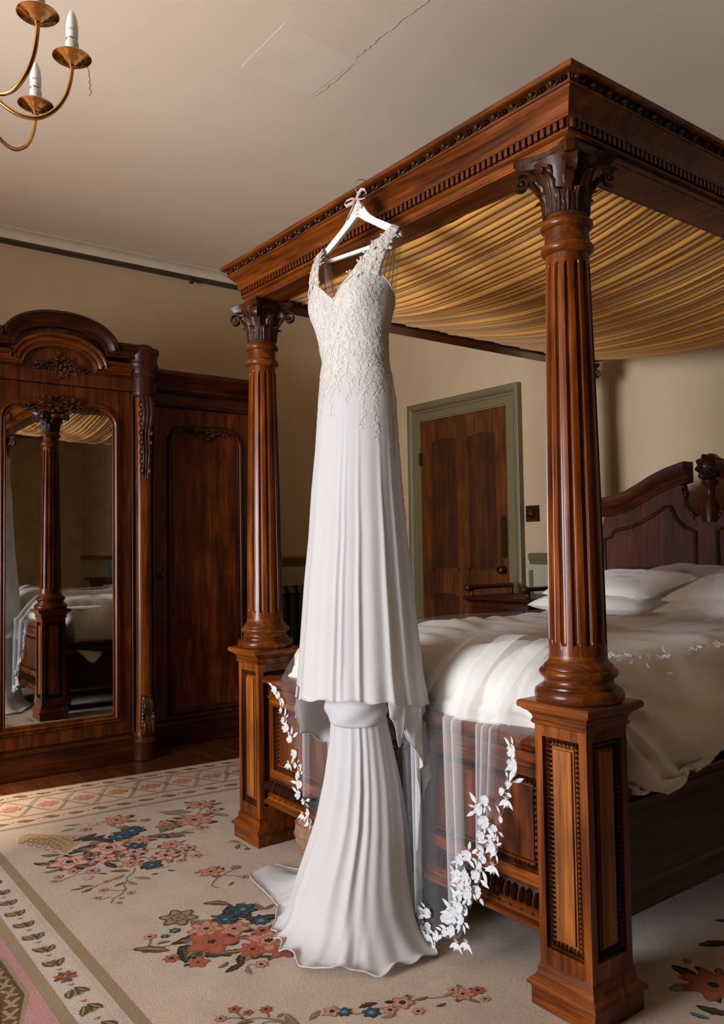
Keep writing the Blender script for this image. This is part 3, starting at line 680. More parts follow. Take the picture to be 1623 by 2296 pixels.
def acanthus(h0, h1, wmax, curl, lobes):
    # leaf against the bell facing +x
    def fn(u, v):
        s = (u - .5) * 2
        t = v; tz = h0 + (h1 - h0) * min(1, t * 1.12) - (.05 * max(0, t - .86) / .14 if t > .86 else 0)
        w = wmax * (math.sin(PI * min(.93, .22 + t * .72)) ** .7) * (1 + .16 * math.cos(lobes * 2 * PI * t)) * (1 if t < .9 else 1 - (t - .9) * 4)
        rr = bell(tz) + .003 + .004 * (1 - s * s) + .0022 * math.cos(3 * PI * s) * (1 - .4 * t) + curl * max(0, t - .55) ** 2 / .2
        a = s * w / rr
        rr -= .004 * abs(s) * t
        return (rr * math.cos(a), rr * math.sin(a), bell_z(tz))
    mb = MB(); mb.grid(13, 22, fn)
    me = mb.mesh('acanthus_leaf', M['capital'], 180)
    return me
leaf_lo = acanthus(.0, .42, .019, .019, 3.2); leaf_hi = acanthus(.0, .74, .021, .023, 4.2)
def volute_mesh():
    # curled scroll along +x, axis across
    pts = []
    for i in range(10): t = i / 9; pts.append((.062 + .040 * t ** 1.3, 2.125 + .062 * t))
    cx_, cz_ = .116, 2.176
    for i in range(1, 26):
        a = PI - .35 - i * .37; r = .027 * (1 - i / 29)
        pts.append((cx_ + r * math.cos(a), cz_ + r * math.sin(a) + .004))
    mb = MB(); n = len(pts); vs = []; fs = []
    for i, (x_, z_) in enumerate(pts):
        a = pts[max(0, i - 1)]; b = pts[min(n - 1, i + 1)]; tx, tz = b[0] - a[0], b[1] - a[1]; L = math.hypot(tx, tz); nx_, nz_ = -tz / L, tx / L
        wd = (.007 + .010 * min(1, i / 10)) * (1 - .35 * max(0, i - 10) / 25); th = .0042
        for (yy, q) in ((-wd, th), (-wd * .5, th * .35), (wd * .5, th * .35), (wd, th), (wd, -th * .6), (-wd, -th * .6)):
            vs.append((x_ + nx_ * q, yy, z_ + nz_ * q))
    for i in range(n - 1):
        for k in range(6):
            k2 = (k + 1) % 6; fs.append((i * 6 + k, i * 6 + k2, i * 6 + 6 + k2, i * 6 + 6 + k))
    mb.add(vs, fs); mb.blob(cx_, 0, cz_ + .004, .011, .0115, .011, 10, 6)
    return mb.mesh('volute', M['capital'], 60)
vol_me = volute_mesh()
def abacus_mesh():
    out = []
    R_, cut = .104, .016
    for k in range(4):
        a0 = k * PI / 2
        side = []
        for i in range(9):
            s = -1 + 2 * i / 8; d = R_ - .034 * (1 - s * s)
            side.append((d, s * (R_ - cut)))
        out += [(x_ * math.cos(a0) - y_ * math.sin(a0), x_ * math.sin(a0) + y_ * math.cos(a0)) for x_, y_ in side]
    mb = MB()
    def sc(f): return [(x_ * f, y_ * f) for x_, y_ in out]
    n = len(out); prof = [(.86, 2.212), (.90, 2.2155), (.93, 2.222), (.97, 2.2265), (.97, 2.230), (1, 2.2315), (1, 2.2448)]
    vs = []; fs = []
    for f, z in prof: vs += [(x_, y_, z) for x_, y_ in sc(f)]
    for j in range(len(prof) - 1):
        for i in range(n): fs.append((j * n + i, j * n + (i + 1) % n, j * n + n + (i + 1) % n, j * n + n + i))
    fs.append(tuple(range(n - 1, -1, -1))); fs.append(tuple((len(prof) - 1) * n + i for i in range(n)))
    return mb.add(vs, fs).mesh('abacus', M['capital'], 40)
aba_me = abacus_mesh()
helix_me = MB().tube([(.058, -.004, 2.135), (.064, -.008, 2.165), (.072, -.013, 2.185), (.081, -.013, 2.196), (.086, -.009, 2.198), (.086, -.006, 2.193), (.082, -.007, 2.189)], [.0032, .0036, .0038, .004, .004, .0036, .003], 7).tube([(.058, .004, 2.135), (.064, .008, 2.165), (.072, .013, 2.185), (.081, .013, 2.196), (.086, .009, 2.198), (.086, .006, 2.193), (.082, .007, 2.189)], [.0032, .0036, .0038, .004, .004, .0036, .003], 7).mesh('helix_scroll', M['capital'], 60)
# small carved lobes laid along a rectangle in the (u, v) plane, standing proud in +d
def carved_rect(u0, u1, v0, v1, wd, pitch, T, h=.008):
    mb = MB(T)
    def run(a, b, du, dv):
        L = math.hypot(b[0] - a[0], b[1] - a[1]); n = max(1, round(L / pitch)); ux, uv = (b[0] - a[0]) / L, (b[1] - a[1]) / L
        for i in range(n):
            t = (i + .5) / n; cu_, cv_ = a[0] + (b[0] - a[0]) * t, a[1] + (b[1] - a[1]) * t
            s = pitch * .47
            # leaf lobe: pointed dome leaning along the run
            vs = []
            for (p, q, d) in ((-1, -.8, 0), (-.2, -1, .0), (1, -.7, 0), (1.1, .2, .0), (.5, 1, 0), (-.6, .9, 0), (-.4, -.3, h * .8), (.35, .1, h), (.1, .55, h * .55)):
                vs.append((cu_ + ux * p * s + du * q * wd / 2, cv_ + uv * p * s + dv * q * wd / 2, d))
            mb.add(vs, [(0, 1, 6), (1, 2, 7, 6), (2, 3, 7), (3, 4, 8, 7), (4, 5, 8), (5, 0, 6, 8), (6, 7, 8)])
            bx, by = cu_ + du * wd * .62, cv_ + dv * wd * .62
            vs = [(bx - s * .5 * abs(ux) - .002, by - s * .5 * abs(uv) - .002, 0), (bx + s * .5 * abs(ux) + .002, by - .002, 0), (bx + .002, by + s * .5 * abs(uv) + .002, 0), (bx, by, h * .7)]
            mb.add(vs, [(0, 1, 3), (1, 2, 3), (2, 0, 3)])
    run((u0, v0), (u0, v1), 1, 0); run((u0, v1), (u1, v1), 0, -1); run((u1, v1), (u1, v0), -1, 0); run((u1, v0), (u0, v0), 0, 1)
    return mb
ped_carve = carved_rect(-.0505, .0505, .167, .691, .0155, .0125, lambda u, v, d: (u, -.0682 - d, v), .011).mesh('carved_border', M['carve'], 30)
ped_panel = MB().prism([(-.034, .182), (.034, .182), (.034, .676), (-.034, .676)], -.0682, -.0715).prism([(-.029, .187), (.029, .187), (.029, .671), (-.029, .671)], -.0715, -.0775).mesh('raised_panel', M['panel'], 0)
for px_, py_, rot in ((HX, 0, 0), (-HX, 0, 2), (-HX, BL, 1), (HX, BL, 3)):
    po = put('bed_post', ped_me, bed, (px_, py_, 0))
    put('plinth', plinth_me, po); put('pedestal_cap', cap_me, po); put('column_base', base_me, po)
    put('fluted_shaft', shaft_me, po, rot=(0, 0, rot * .11)); put('neck_ring', neck_me, po); put('capital_bell', bell_me, po)
    for k in range(4):
        put('carved_border', ped_carve, po, rot=(0, 0, k * PI / 2)); put('raised_panel', ped_panel, po, rot=(0, 0, k * PI / 2))
        put('volute', vol_me, po, rot=(0, 0, k * PI / 2 + PI / 4)); put('helix_scroll', helix_me, po, rot=(0, 0, k * PI / 2))
    for k in range(8):
        put('acanthus_leaf', leaf_hi, po, rot=(0, 0, k * PI / 4)); put('acanthus_leaf', leaf_lo, po, rot=(0, 0, (k + .5) * PI / 4))
    put('abacus', aba_me, po)

# canopy: frieze, dentils, cove and egg carving, mitred round the tester
x0c, x1c, y0c, y1c = -HX, HX, 0, BL
can = MB().rect_sweep([(-.05, 2.245), (.054, 2.245), (.054, 2.272), (.060, 2.273), (.0655, 2.278), (.066, 2.283), (.0615, 2.285), (.0605, 2.2855), (.0605, 2.3085), (.074, 2.3095), (.0745, 2.315), (.0735, 2.3165), (.0742, 2.323), (.0765, 2.333), (.081, 2.344), (.088, 2.3535), (.0955, 2.360), (.101, 2.3655), (.103, 2.3715), (.108, 2.3725), (.1085, 2.378), (.1035, 2.379), (.1045, 2.397), (.124, 2.398), (.129, 2.401), (.1298, 2.413), (.127, 2.4148), (.05, 2.415), (-.05, 2.40), (-.05, 2.245)], x0c, x1c, y0c, y1c, caps=False).build('canopy_cornice', M['wood_x'], bed, 40)
MB().box(x0c + .03, x1c - .03, .03, BL - .03, 2.395, 2.405).build('tester_board', M['dark_y'], can, 0)
MB().rect_sweep([(.054, 2.2505), (.0565, 2.2515), (.0565, 2.2555), (.054, 2.2565)], x0c, x1c, y0c, y1c, caps=False).build('frieze_bead', M['wood_x'], can, 0)
MB().rect_sweep([(.1042, 2.3788), (.1056, 2.3793), (.1056, 2.3972), (.1042, 2.3975)], x0c, x1c, y0c, y1c, caps=False).build('carved_ground', M['carve'], can, 0)
den_me = MB().box(-.0062, .0062, -.0125, .002, 0, .0215).mesh('dentil', M['wood_x'], 0)
def run_along(me, name, o, z, pitch, sides, parent):
    for s in sides:
        if s == 'f': a, b, rot = (x0c - o, y0c - o), (x1c + o, y0c - o), 0
        elif s == 'r': a, b, rot = (x1c + o, y0c - o), (x1c + o, y1c + o), PI / 2
        elif s == 'l': a, b, rot = (x0c - o, y1c + o), (x0c - o, y0c - o), -PI / 2
        L = math.hypot(b[0] - a[0], b[1] - a[1]); n = int(L / pitch)
        for i in range(n):
            t = (i + .5) / n
            put(name, me, parent, (a[0] + (b[0] - a[0]) * t, a[1] + (b[1] - a[1]) * t, z), (0, 0, rot))
run_along(den_me, 'dentil', .0605, 2.2865, .0215, 'fr', can)
def egg_mesh(w_, h_, d_):
    mb = MB()
    mb.blob(-w_ * .25, -d_ * .25, h_ * .5, w_ * .14, d_ * .78, h_ * .42, 10, 6)
    mb.tube([(-w_ * .25 + w_ * .215 * math.cos(a), -d_ * .3, h_ * .56 + h_ * .48 * math.sin(a)) for a in [PI * (.1 - 1.2 * i / 8) for i in range(9)]], w_ * .04, 5)
    for dx, k in ((.07, .8), (.21, 1.0), (.35, .8)):
        mb.blob(w_ * dx, -d_ * .15, h_ * (.54 - .04 * k), w_ * .078, d_ * .72 * k, h_ * .46 * k, 8, 5)
    return mb
egg_me = egg_mesh(.066, .0188, .0175).mesh('egg_carving', M['carve'], 50)
run_along(egg_me, 'egg_carving', .1045, 2.3785, .066, 'fr', can)
pearl_me = MB().blob(0, 0, 0, .0042, .0042, .0042, 6, 4).mesh('pearl', M['carve'], 60)
# pleated gold silk under the tester
PLW = [0.0]
rnd = random.Random(3)
pl_c = []
yy = .05
while yy < 2.02:
    wdt = rnd.choice((.018, .024, .03, .034, .042)); pl_c.append((yy, wdt, rnd.uniform(.5, 1.15), rnd.uniform(-.05, .05))); yy += wdt
NYP = 560; NXP = 46
def pleat(y):
    for a, wd_, am, ph in pl_c:
        if a <= y < a + wd_:
            t = (y - a) / wd_; return am * (math.sin(PI * t) ** .6) * min(1, wd_ / .03)
    return 0
PT = [pleat(.05 + 1.98 * i / 1999) for i in range(2000)]
def silk(u, v):
    x_ = -.757 + 1.514 * u; y_ = .05 + 1.99 * v
    q = y_ + .055 * math.sin(2.1 * u + 5 * v) * math.sin(PI * v) + .04 * (u - .5) * math.sin(7 * v) * math.sin(PI * v) + .012 * nz(u * 3, v * 9, 0)
    p = PT[max(0, min(1999, int((q - .05) / 1.98 * 1999)))]
    sag = .105 * (1 - (2 * u - 1) ** 2) * min(1, v * 4 + .15) + .02 * nz(u * 2.2, v * 6.5, 4)* math.sin(PI * u)
    return (x_, y_, 2.268 - sag - .017 * p * (1 - .35 * abs(2 * u - 1)))
MB().grid(NXP, NYP, silk).build('canopy_silk', M['canopy'], bed, 180, recalc=False)
for xx in (-.757, .757):
    MB().box(xx - .012, xx + .012, .05, 2.05, 2.246, 2.28).build('silk_batten', M['dark_y'], bed, 0)

# side rails
RP = [(0, .19), (.018, .19), (.024, .198), (.024, .215), (.016, .226), (.016, .255), (.006, .262), (.006, .45), (.014, .457), (.018, .47), (.028, .482), (.030, .498), (.022, .505), (.022, .514), (.034, .52), (.036, .53), (.032, .5365), (-.03, .5365), (-.03, .19)]
for s in (-1, 1):
    MB().sweep([(s * HX, .083, 0), (s * HX, BL - .083, 0)], lambda i: ((s, 0, 0), (0, 0, 1)), RP).build('side_rail', M['dark_y'], bed, 40)

# footboard
fb = MB().box(-HX + .083, HX - .083, -.022, .022, .2, .64).build('footboard', M['wood_x'], bed, 0)
def fmold(name, prof, mat='wood_x', parent=fb, x0=-HX + .0832, x1=HX - .0832):
    return MB().sweep([(x0, 0, 0), (x1, 0, 0)], lambda i: ((0, -1, 0), (0, 0, 1)), prof).build(name, M[mat], parent, 40)
fmold('cap_rail', [(-.05, .636), (.03, .636), (.036, .640), (.042, .650), (.052, .655), (.062, .657), (.067, .663), (.067, .672), (.060, .678), (.045, .684), (-.045, .684), (-.052, .676), (-.052, .65)])
fmold('frieze_rail', [(.02, .59), (.036, .59), (.041, .595), (.041, .602), (.034, .607), (.030, .622), (.033, .632), (.02, .634)])
fmold('top_rail', [(.02, .565), (.034, .565), (.034, .588), (.02, .588)])
fmold('lower_rail', [(.02, .274), (.034, .274), (.034, .308), (.02, .308)])
fmold('bottom_lip', [(-.03, .172), (.056, .172), (.063, .177), (.063, .186), (.056, .191), (.047, .193), (.043, .200), (.046, .208), (.042, .213), (.036, .216), (.034, .2735), (-.03, .2735)])
for xa, xb in ((-HX + .083, -HX + .115), (-.05, .05), (HX - .115, HX - .083)):
    MB().box(xa, xb, -.0345, -.02, .306, .568).build('stile', M['wood_z'], fb, 0)
for xa, xb in ((-HX + .115, -.05), (.05, HX - .115)):
    carved_rect(xa + .011, xb - .011, .319, .554, .02, .0165, lambda u, v, d: (u, -.0225 - d, v), .013).build('carved_border', M['carve'], fb, 30)
    MB().prism([(xa + .03, .338), (xb - .03, .338), (xb - .03, .535), (xa + .03, .535)], -.0222, -.0262).build('flame_panel', M['flame'], fb, 0)
    for q in (0, 1):
        e = .006; a_, b_, c_, d_ = xa + .024, xb - .024, .332, .541
        MB().box(a_, b_, -.03, -.022, (c_ if q else d_) - e / 2, (c_ if q else d_) + e / 2).build('panel_bead', M['wood_x'], fb, 0)
fmold('carved_ground', [(.02, .2165), (.0365, .2165), (.044, .228), (.0445, .25), (.0405, .266), (.0352, .273), (.02, .273)], 'carve')
gad_me = egg_mesh(.05, .054, .024).mesh('gadroon', M['carve'], 50)
n = 28
for i in range(n): put('gadroon', gad_me, fb, (-.7 + 1.4 * i / (n - 1), -.0415, .218))
for i in range(36): put('pearl', pearl_me, fb, (-.71 + 1.42 * i / 35, -.047, .2055))

# headboard with swan-neck pediment and shell
YH = BL - .03
hpts = [(-.72, .3), (-.72, 1.26), (-.655, 1.27), (-.615, 1.3), (-.6, 1.345), (-.5, 1.36), (-.4, 1.395), (-.3, 1.45), (-.2, 1.49), (-.13, 1.50), (-.125, 1.45), (-.11, 1.38), (-.06, 1.33)]
hpts = hpts + [(-x_, z_) for x_, z_ in reversed(hpts)]
hb = MB().prism(hpts, YH - .02, YH + .02).build('headboard', M['dark_z'], bed, 0)
swan = [(-.605, 1.36), (-.52, 1.366), (-.44, 1.385), (-.36, 1.42), (-.28, 1.458), (-.2, 1.488), (-.13, 1.506), (-.085, 1.516)]
sprof = [(-.02, -.012), (.032, -.012), (.040, .0), (.03, .012), (.036, .024), (.05, .034), (.066, .052), (.074, .07), (.074, .086), (.068, .092), (-.02, .092)]
for s in (-1, 1):
    def frame(i): return ((0, -1, 0), (0, 0, 1))
    MB().sweep([(s * x_, YH, z_) for x_, z_ in swan], frame, sprof).build('swan_neck_moulding', M['dark_x'], hb, 40)
    pp = [(-.6, .78), (-.6, 1.225), (-.555, 1.235), (-.535, 1.27), (-.42, 1.29), (-.32, 1.33), (-.22, 1.385), (-.19, 1.385), (-.165, 1.33), (-.12, 1.28), (-.06, 1.255), (-.06, .78)]
    loop = [(s * x_, YH - .022, z_) for x_, z_ in pp]
    MB().tube(loop, .011, 6, closed=True).build('panel_moulding', M['carve'], hb, 60)
    MB().prism([(s * x_ * .985 - s * .005, z_ - .012) for x_, z_ in pp], YH - .0235, YH - .02).build('headboard_panel', M['dark_z'], hb, 0)
    cm = MB()
    for i in range(12):
        t = i / 11; cm.blob(s * (-.118 + .05 * t ** 2 + .008 * math.sin(9 * t)), YH - .01, 1.485 - .165 * t, .013 - .004 * math.sin(20 * t), .02, .013, 8, 5)
    cm.build('leaf_carving', M['carve'], hb, 60)
MB().lathe([(.04, 1.30), (.045, 1.38), (.024, 1.42), (.022, 1.47), (.04, 1.49), (.042, 1.505), (.02, 1.515)], 20, .02, YH - .01).build('finial_pedestal', M['dark_x'], hb, 50)
def shell(u, v):
    a = 2 * PI * u - PI / 2; r = .004 + .058 * v * (1 + .06 * math.cos(2 * PI * 9 * u))
    return (.02 + r * math.cos(a), YH - .03 - .03 * math.sin(PI * .5 * (1 - v)) - .006 * math.cos(2 * PI * 9 * u) * v, 1.575 + r * math.sin(a))
sh2 = MB(); sh2.grid(73, 8, shell); sh2.grid(73, 2, lambda u, v: tuple(a + b for a, b in zip(shell(u, 1), (0, .045 * v, 0)))); sh2.blob(0, YH - .03, 1.53, .026, .03, .022, 10, 6)
sh2.build('shell_crest', M['carve'], hb, 60)

# ------------------------------------------------------------------ mattress, duvet, pillows
mt_ = MB().rect_sweep([(-.03, .47), (-.01, .475), (0, .5), (0, .76), (-.01, .785), (-.04, .80)], -.70, .70, .075, 2.0).build('mattress', M['mattress'], smooth=50)
tag(mt_, 'pale mattress lying between the bed rails under the duvet', 'mattress')
MB().box(-.74, .74, .06, 2.02, .44, .4695).build('bed_base', M['dark_y'], bed, 0)
def duvet_top(x_, y_):
    # height of the duvet's upper surface
    b = .858 + .022 * nz(x_ * 1.6, y_ * 1.6, 1.0) + .012 * nz(x_ * 4, y_ * 3.2, 2.0)
    b += .045 * math.exp(-((x_ - .42) / .3) ** 2 - ((y_ - .2) / .22) ** 2)
    b -= .02 * math.exp(-((x_ + .1) / .3) ** 2 - ((y_ - .35) / .3) ** 2)
    return b
def duvet(u, v):
    s = (u - .5) * 2 * 1.17; y_ = -.28 + 2.0 * v
    half = .70 - .05 * smooth01((.18 - y_) / .16)
    # across
    a = abs(s) * (1.0 if y_ > .12 else 1.0); sg = 1 if s >= 0 else -1
    R_ = .11
    if a < half - R_: x_ = a; dz = 0
    else:
        q = a - (half - R_)
        if q < R_ * PI / 2: x_ = half - R_ + R_ * math.sin(q / R_); dz = R_ * (1 - math.cos(q / R_))
        else: x_ = half; dz = R_ + q - R_ * PI / 2
        k = smooth01((dz - .04) / .2) * smooth01((y_ - .1) / .08)
        x_ += .125 * k + .02 * k * math.sin(9 * y_ + 1.5 * sg) * smooth01((.3 - dz) / .12) + .04 * k * nz(y_ * 3, sg * 2, dz * 4) * smooth01((.3 - dz) / .12)
    # along, at the foot
    yf = y_; dzf = 0
    if y_ < .16:
        q = .16 - y_
        R2 = .13
        if q < R2 * PI / 2: yf = .16 - R2 * math.sin(q / R2); dzf = R2 * (1 - math.cos(q / R2))
        else: yf = .03 + .02 * math.sin(12 * s); dzf = R2 + (q - R2 * PI / 2)
        dzf = min(dzf, .185)
        yf -= .045 * math.exp(-((sg * x_ - .4) / .3) ** 2) * smooth01(q / .15)
    X = sg * x_
    z = duvet_top(X, yf)
    # hem of the sides: wavy, lower points at corners
    hem = (.30 if sg < 0 else .305) + .016 * math.sin(5.5 * y_ + .6) + .018 * nz(y_ * 2.2, sg * 3, 0)
    if sg < 0: hem += .13 * math.exp(-((y_ - .3) / .1) ** 2)
    else: hem = min(hem, .322)
    z -= min(max(dz, 0), hem) if dzf == 0 else min(math.hypot(dz, dzf), max(hem * smooth01((y_ - .0) / .1), .185))
    # creases
    hang = smooth01(dz / .12)
    w_ = .010 * nz(X * 5 + y_ * 9, y_ * 5 - X * 4, z * 6) + .016 * abs(nz(X * 3 - y_ * 2.5, y_ * 6, 3)) * (1 - hang)
    cr_ = (abs(nz(X * 4 + 3, y_ * 2.6 + z * 6, 7)) ** .7) * .06
    X += sg * hang * (cr_ - .018)
    if sg > 0 and dz > .02:     # folds fanning out from the corner by the post
        fa = math.atan2(dz, y_ - .02); ds = math.hypot(dz, y_ - .02)
        for fi, fs_, fm in ((.22, .07, .8), (.45, .09, 1.2), (.72, .07, .9), (.95, .10, 1.3), (1.25, .08, 1.0)):
            X += .038 * fm * math.exp(-((fa - fi) / fs_) ** 2) * smooth01(ds / .22) * smooth01((1.3 - ds) / .9) * hang
    if abs(X) > .70 and yf < .12: X = sg * min(abs(X), .71)
    return (X, yf, z + w_ - .01)
dv = MB().grid(150, 170, duvet).build('duvet', M['linen'], smooth=180, recalc=False)
md_ = dv.modifiers.new('thick', 'SOLIDIFY'); md_.thickness = .012; md_.offset = -1
tag(dv, 'plump white linen duvet spilling over the bed side and footboard', 'duvet')
def pillow(name, cx_, cy_, cz_, sx, sy, sz, rz_, tilt, label, seed):
    def fn(u, v):
        a = u * 2 - 1; b = v * 2 - 1
        e = (1 - abs(a) ** 2.6) ** .5 * (1 - abs(b) ** 2.6) ** .5 if abs(a) < 1 and abs(b) < 1 else 0
        return a, b, e
    mb = MB()
    def top(u, v):
        a, b, e = fn(u, v); k = 1 - .06 * (1 - a * a) * b * b - .0; k2 = 1 - .07 * (1 - b * b) * a * a
        return (sx * a * (1 - .05 * (1 - b * b)), sy * b * (1 - .05 * (1 - a * a)), sz * e ** .8 + .012 * nz(a * 2.3 + seed, b * 2.3, 1) * e + .008 * nz(a * 6, b * 4 + seed, 3) * e)
    def bot(u, v):
        a, b, e = fn(u, v)
        return (sx * a * (1 - .05 * (1 - b * b)), sy * b * (1 - .05 * (1 - a * a)), -sz * .75 * e ** .8)
    mb.grid(36, 26, top); mb.grid(36, 26, bot)
    o = mb.build(name, M['pillow'], smooth=180); o.location = (cx_, cy_, cz_); o.rotation_euler = (tilt, 0, rz_)
    return tag(o, label, 'pillow', 'pillows at the headboard')
pillow('pillow', -.36, 1.74, .90, .33, .24, .07, .03, .04, 'lower white pillow of the pile beside the door-side bed post', 1)
pillow('pillow', -.34, 1.79, .985, .33, .21, .062, -.05, .2, 'upper white pillow of the pile beside the door-side bed post', 2)
pillow('pillow',   .37, 1.74, .90, .33, .24, .07, -.03, .04, 'lower white pillow of the pile farther from the door', 3)
pillow('pillow',   .36, 1.79, .98, .33, .21, .06, .04, .2, 'upper white pillow of the pile farther from the door', 4)

# ------------------------------------------------------------------ breakfront wardrobe with mirror door (faces +X)
WCY = -.365
ward = thing('wardrobe', 'huge dark mahogany breakfront wardrobe with arched pediment and mirror door', 'wardrobe', (0, 0, 0))
FX, GX = -2.38, -2.56       # front of the centre section and of the wings
def TW(y, z, d): return (d, WCY + y, z)
def wprism(poly, d0, d1, name, mat, parent=ward, smooth=0): return MB().prism(poly, d0, d1, TW).build(name, M[mat], parent, smooth)
BX = XL + .012
# carcasses
wprism([(-.56, .005), (.56, .005), (.56, 2.2), (-.56, 2.2)], BX, FX - .03, 'carcass', 'dark_z')
for s in (-1, 1):
    a, b = sorted((s * .56, s * 1.42))
    wprism([(a, .005), (b, .005), (b, 2.17), (a, 2.17)], BX, GX - .025, 'wing_carcass', 'dark_z')
# plinths
PPR = [(0, .005), (.03, .005), (.03, .115), (.02, .122), (.022, .13), (.012, .14), (.006, .15), (0, .15)]
def wmold(name, y0, y1, d, prof, mat='dark_y', sm=40, parent=ward):
    return MB().sweep([(d, WCY + y0, 0), (d, WCY + y1, 0)], lambda i: ((1, 0, 0), (0, 0, 1)), prof).build(name, M[mat], parent, sm)
wmold('plinth', -.55, .55, FX - .03, PPR)
for s in (-1, 1): a, b = sorted((s * .56, s * 1.42)); wmold('wing_plinth', a, b, GX - .025, PPR)
# mirror door: frame with rounded head
iw, zb, zt, rr = .288, .285, 1.985, .075
def round_top(w_, z0, z1, r, n=8):
    p = [(-w_, z0), (w_, z0)]
    p += [(w_ - r + r * math.cos(a), z1 - r + r * math.sin(a)) for a in [i * PI / 2 / n for i in range(n + 1)]]
    p += [(-w_ + r - r * math.sin(a), z1 - r + r * math.cos(a)) for a in [i * PI / 2 / n for i in range(n + 1)]]
    return p
inner = round_top(iw, zb, zt, rr)
outer = [(max(-.40, min(.40, y * 1.6)), (z if zb + .01 < z < zt - .1 else (.17 if z < 1 else 2.125))) for y, z in inner]
# door frame as a ring
mb = MB(TW); n = len(inner)
yo = []
for y, z in inner:
    if z < zb + .01: yo.append((math.copysign(.405, y), .165))
    elif abs(y) > iw - .001 and z < zt - rr + .001: yo.append((math.copysign(.405, y), z))
    else: yo.append((y if abs(y) < iw - rr + .001 else math.copysign(min(.405, iw + (abs(y) - iw + rr) * .9), y), 2.125 if abs(y) < iw - rr * .35 else z + .09))
yo = []
for y, z in inner:   # project outwards onto the rectangle from the door centre
    zc_ = 1.14; dy, dz = y, z - zc_
    k = min(.405 / abs(dy) if abs(dy) > 1e-6 else 9, ((2.125 - zc_) if dz > 0 else (zc_ - .165)) / abs(dz) if abs(dz) > 1e-6 else 9)
    yo.append((dy * k, zc_ + dz * k))
vs = [(y, z, FX - .012) for y, z in inner] + [(y, z, FX - .012) for y, z in yo] + [(y, z, FX - .05) for y, z in inner] + [(y, z, FX - .05) for y, z in yo]
corner = []
fs = []
for i in range(n):
    j = (i + 1) % n; fs += [(i, j, n + j, n + i), (2 * n + i, 2 * n + j, j, i), (3 * n + i, n + i, n + j, 3 * n + j)]
mb.add(vs, fs)
dm_ = mb.build('mirror_door', M['flame'], ward, 0)
wprism([(-.405, 2.02), (.405, 2.02), (.405, 2.125), (-.405, 2.125)], FX - .05, FX - .0122, 'door_top_rail', 'flame', dm_)
wprism([(-.405, .165), (.405, .165), (.405, .25), (-.405, .25)], FX - .05, FX - .0122, 'door_bottom_rail', 'flame', dm_)
for s in (-1, 1): a, b = sorted((s * .3, s * .405)); wprism([(a, .2), (b, .2), (b, 2.1), (a, 2.1)], FX - .05, FX - .0125, 'door_stile', 'flame', dm_)
gl = MB().add([TW(y, z, -2.375 + .013 * y) for y, z in inner], [tuple(range(n))]).build('mirror_glass', M['mirror'], dm_, 0)
def ring_mold(loop, prof, name, mat, parent):
    # prof = [(outward, d)] swept round a closed loop in the door plane
    L = len(loop); vs = []; fs = []; k = len(prof)
    for i, (y, z) in enumerate(loop):
        a = loop[i - 1]; b = loop[(i + 1) % L]
        def nrm(p, q):
            d = math.hypot(q[0] - p[0], q[1] - p[1]) or 1; return ((q[1] - p[1]) / d, -(q[0] - p[0]) / d)
        n1, n2 = nrm(a, (y, z)), nrm((y, z), b); mx_, mz_ = n1[0] + n2[0], n1[1] + n2[1]; q = 1 + n1[0] * n2[0] + n1[1] * n2[1]
        for o, d in prof: vs.append((y + mx_ / q * o, z + mz_ / q * o, d))
    for i in range(L):
        j = (i + 1) % L
        for e in range(k): f2 = (e + 1) % k; fs.append((i * k + e, i * k + f2, j * k + f2, j * k + e))
    return MB(TW).add(vs, fs).build(name, M[mat], parent, 45)
ring_mold(inner, [(-.004, FX - .03), (-.004, FX + .004), (.004, FX + .010), (.012, FX + .004), (.015, FX + .012), (.024, FX + .018), (.033, FX + .012), (.036, FX + .004), (.044, FX + .006), (.052, FX - .002), (.054, FX - .03)], 'mirror_moulding', 'wood_z', dm_)
def carving(cy_, cz_, wy, wz, d, name, parent=ward, seed=1, n=26, mat='carve'):
    r_ = random.Random(seed); mb = MB(TW)
    for i in range(n):
        t = i / n; a = r_.uniform(-1, 1); h = (1 - abs(a) ** 1.3) * r_.uniform(-1, 1)
        x_ = cy_ + a * wy; z_ = cz_ + h * wz - .25 * wz * abs(a)
        s_ = r_.uniform(.012, .024) * (1.15 - .5 * abs(a))
        for k in range(3): mb.blob(x_ + s_ * math.cos(k * 2.1 + i), z_ + s_ * math.sin(k * 2.1 + i), d, s_ * .8, s_ * .5, s_ * .7, 7, 4)
    for s in (-1, 1):
        mb.tube([(cy_ + s * wy * (.1 + .95 * t), cz_ + wz * (.2 - .45 * t + .3 * math.sin(6 * t)), d + .004) for t in [i / 12 for i in range(13)]], [.011 - .008 * i / 12 for i in range(13)], 6)
        mb.tube([(cy_ + s * (wy * .62 + wy * .22 * (1 - t * .8) * math.cos(7 * t)), cz_ - wz * .2 + wz * .4 * (1 - t * .8) * math.sin(7 * t), d + .005) for t in [i / 16 for i in range(17)]], [.009 - .005 * i / 16 for i in range(17)], 6)
    return mb.build(name, M[mat], parent, 60)
carving(0, 2.005, .20, .05, FX + .012, 'crest_carving', dm_, 4, 34)
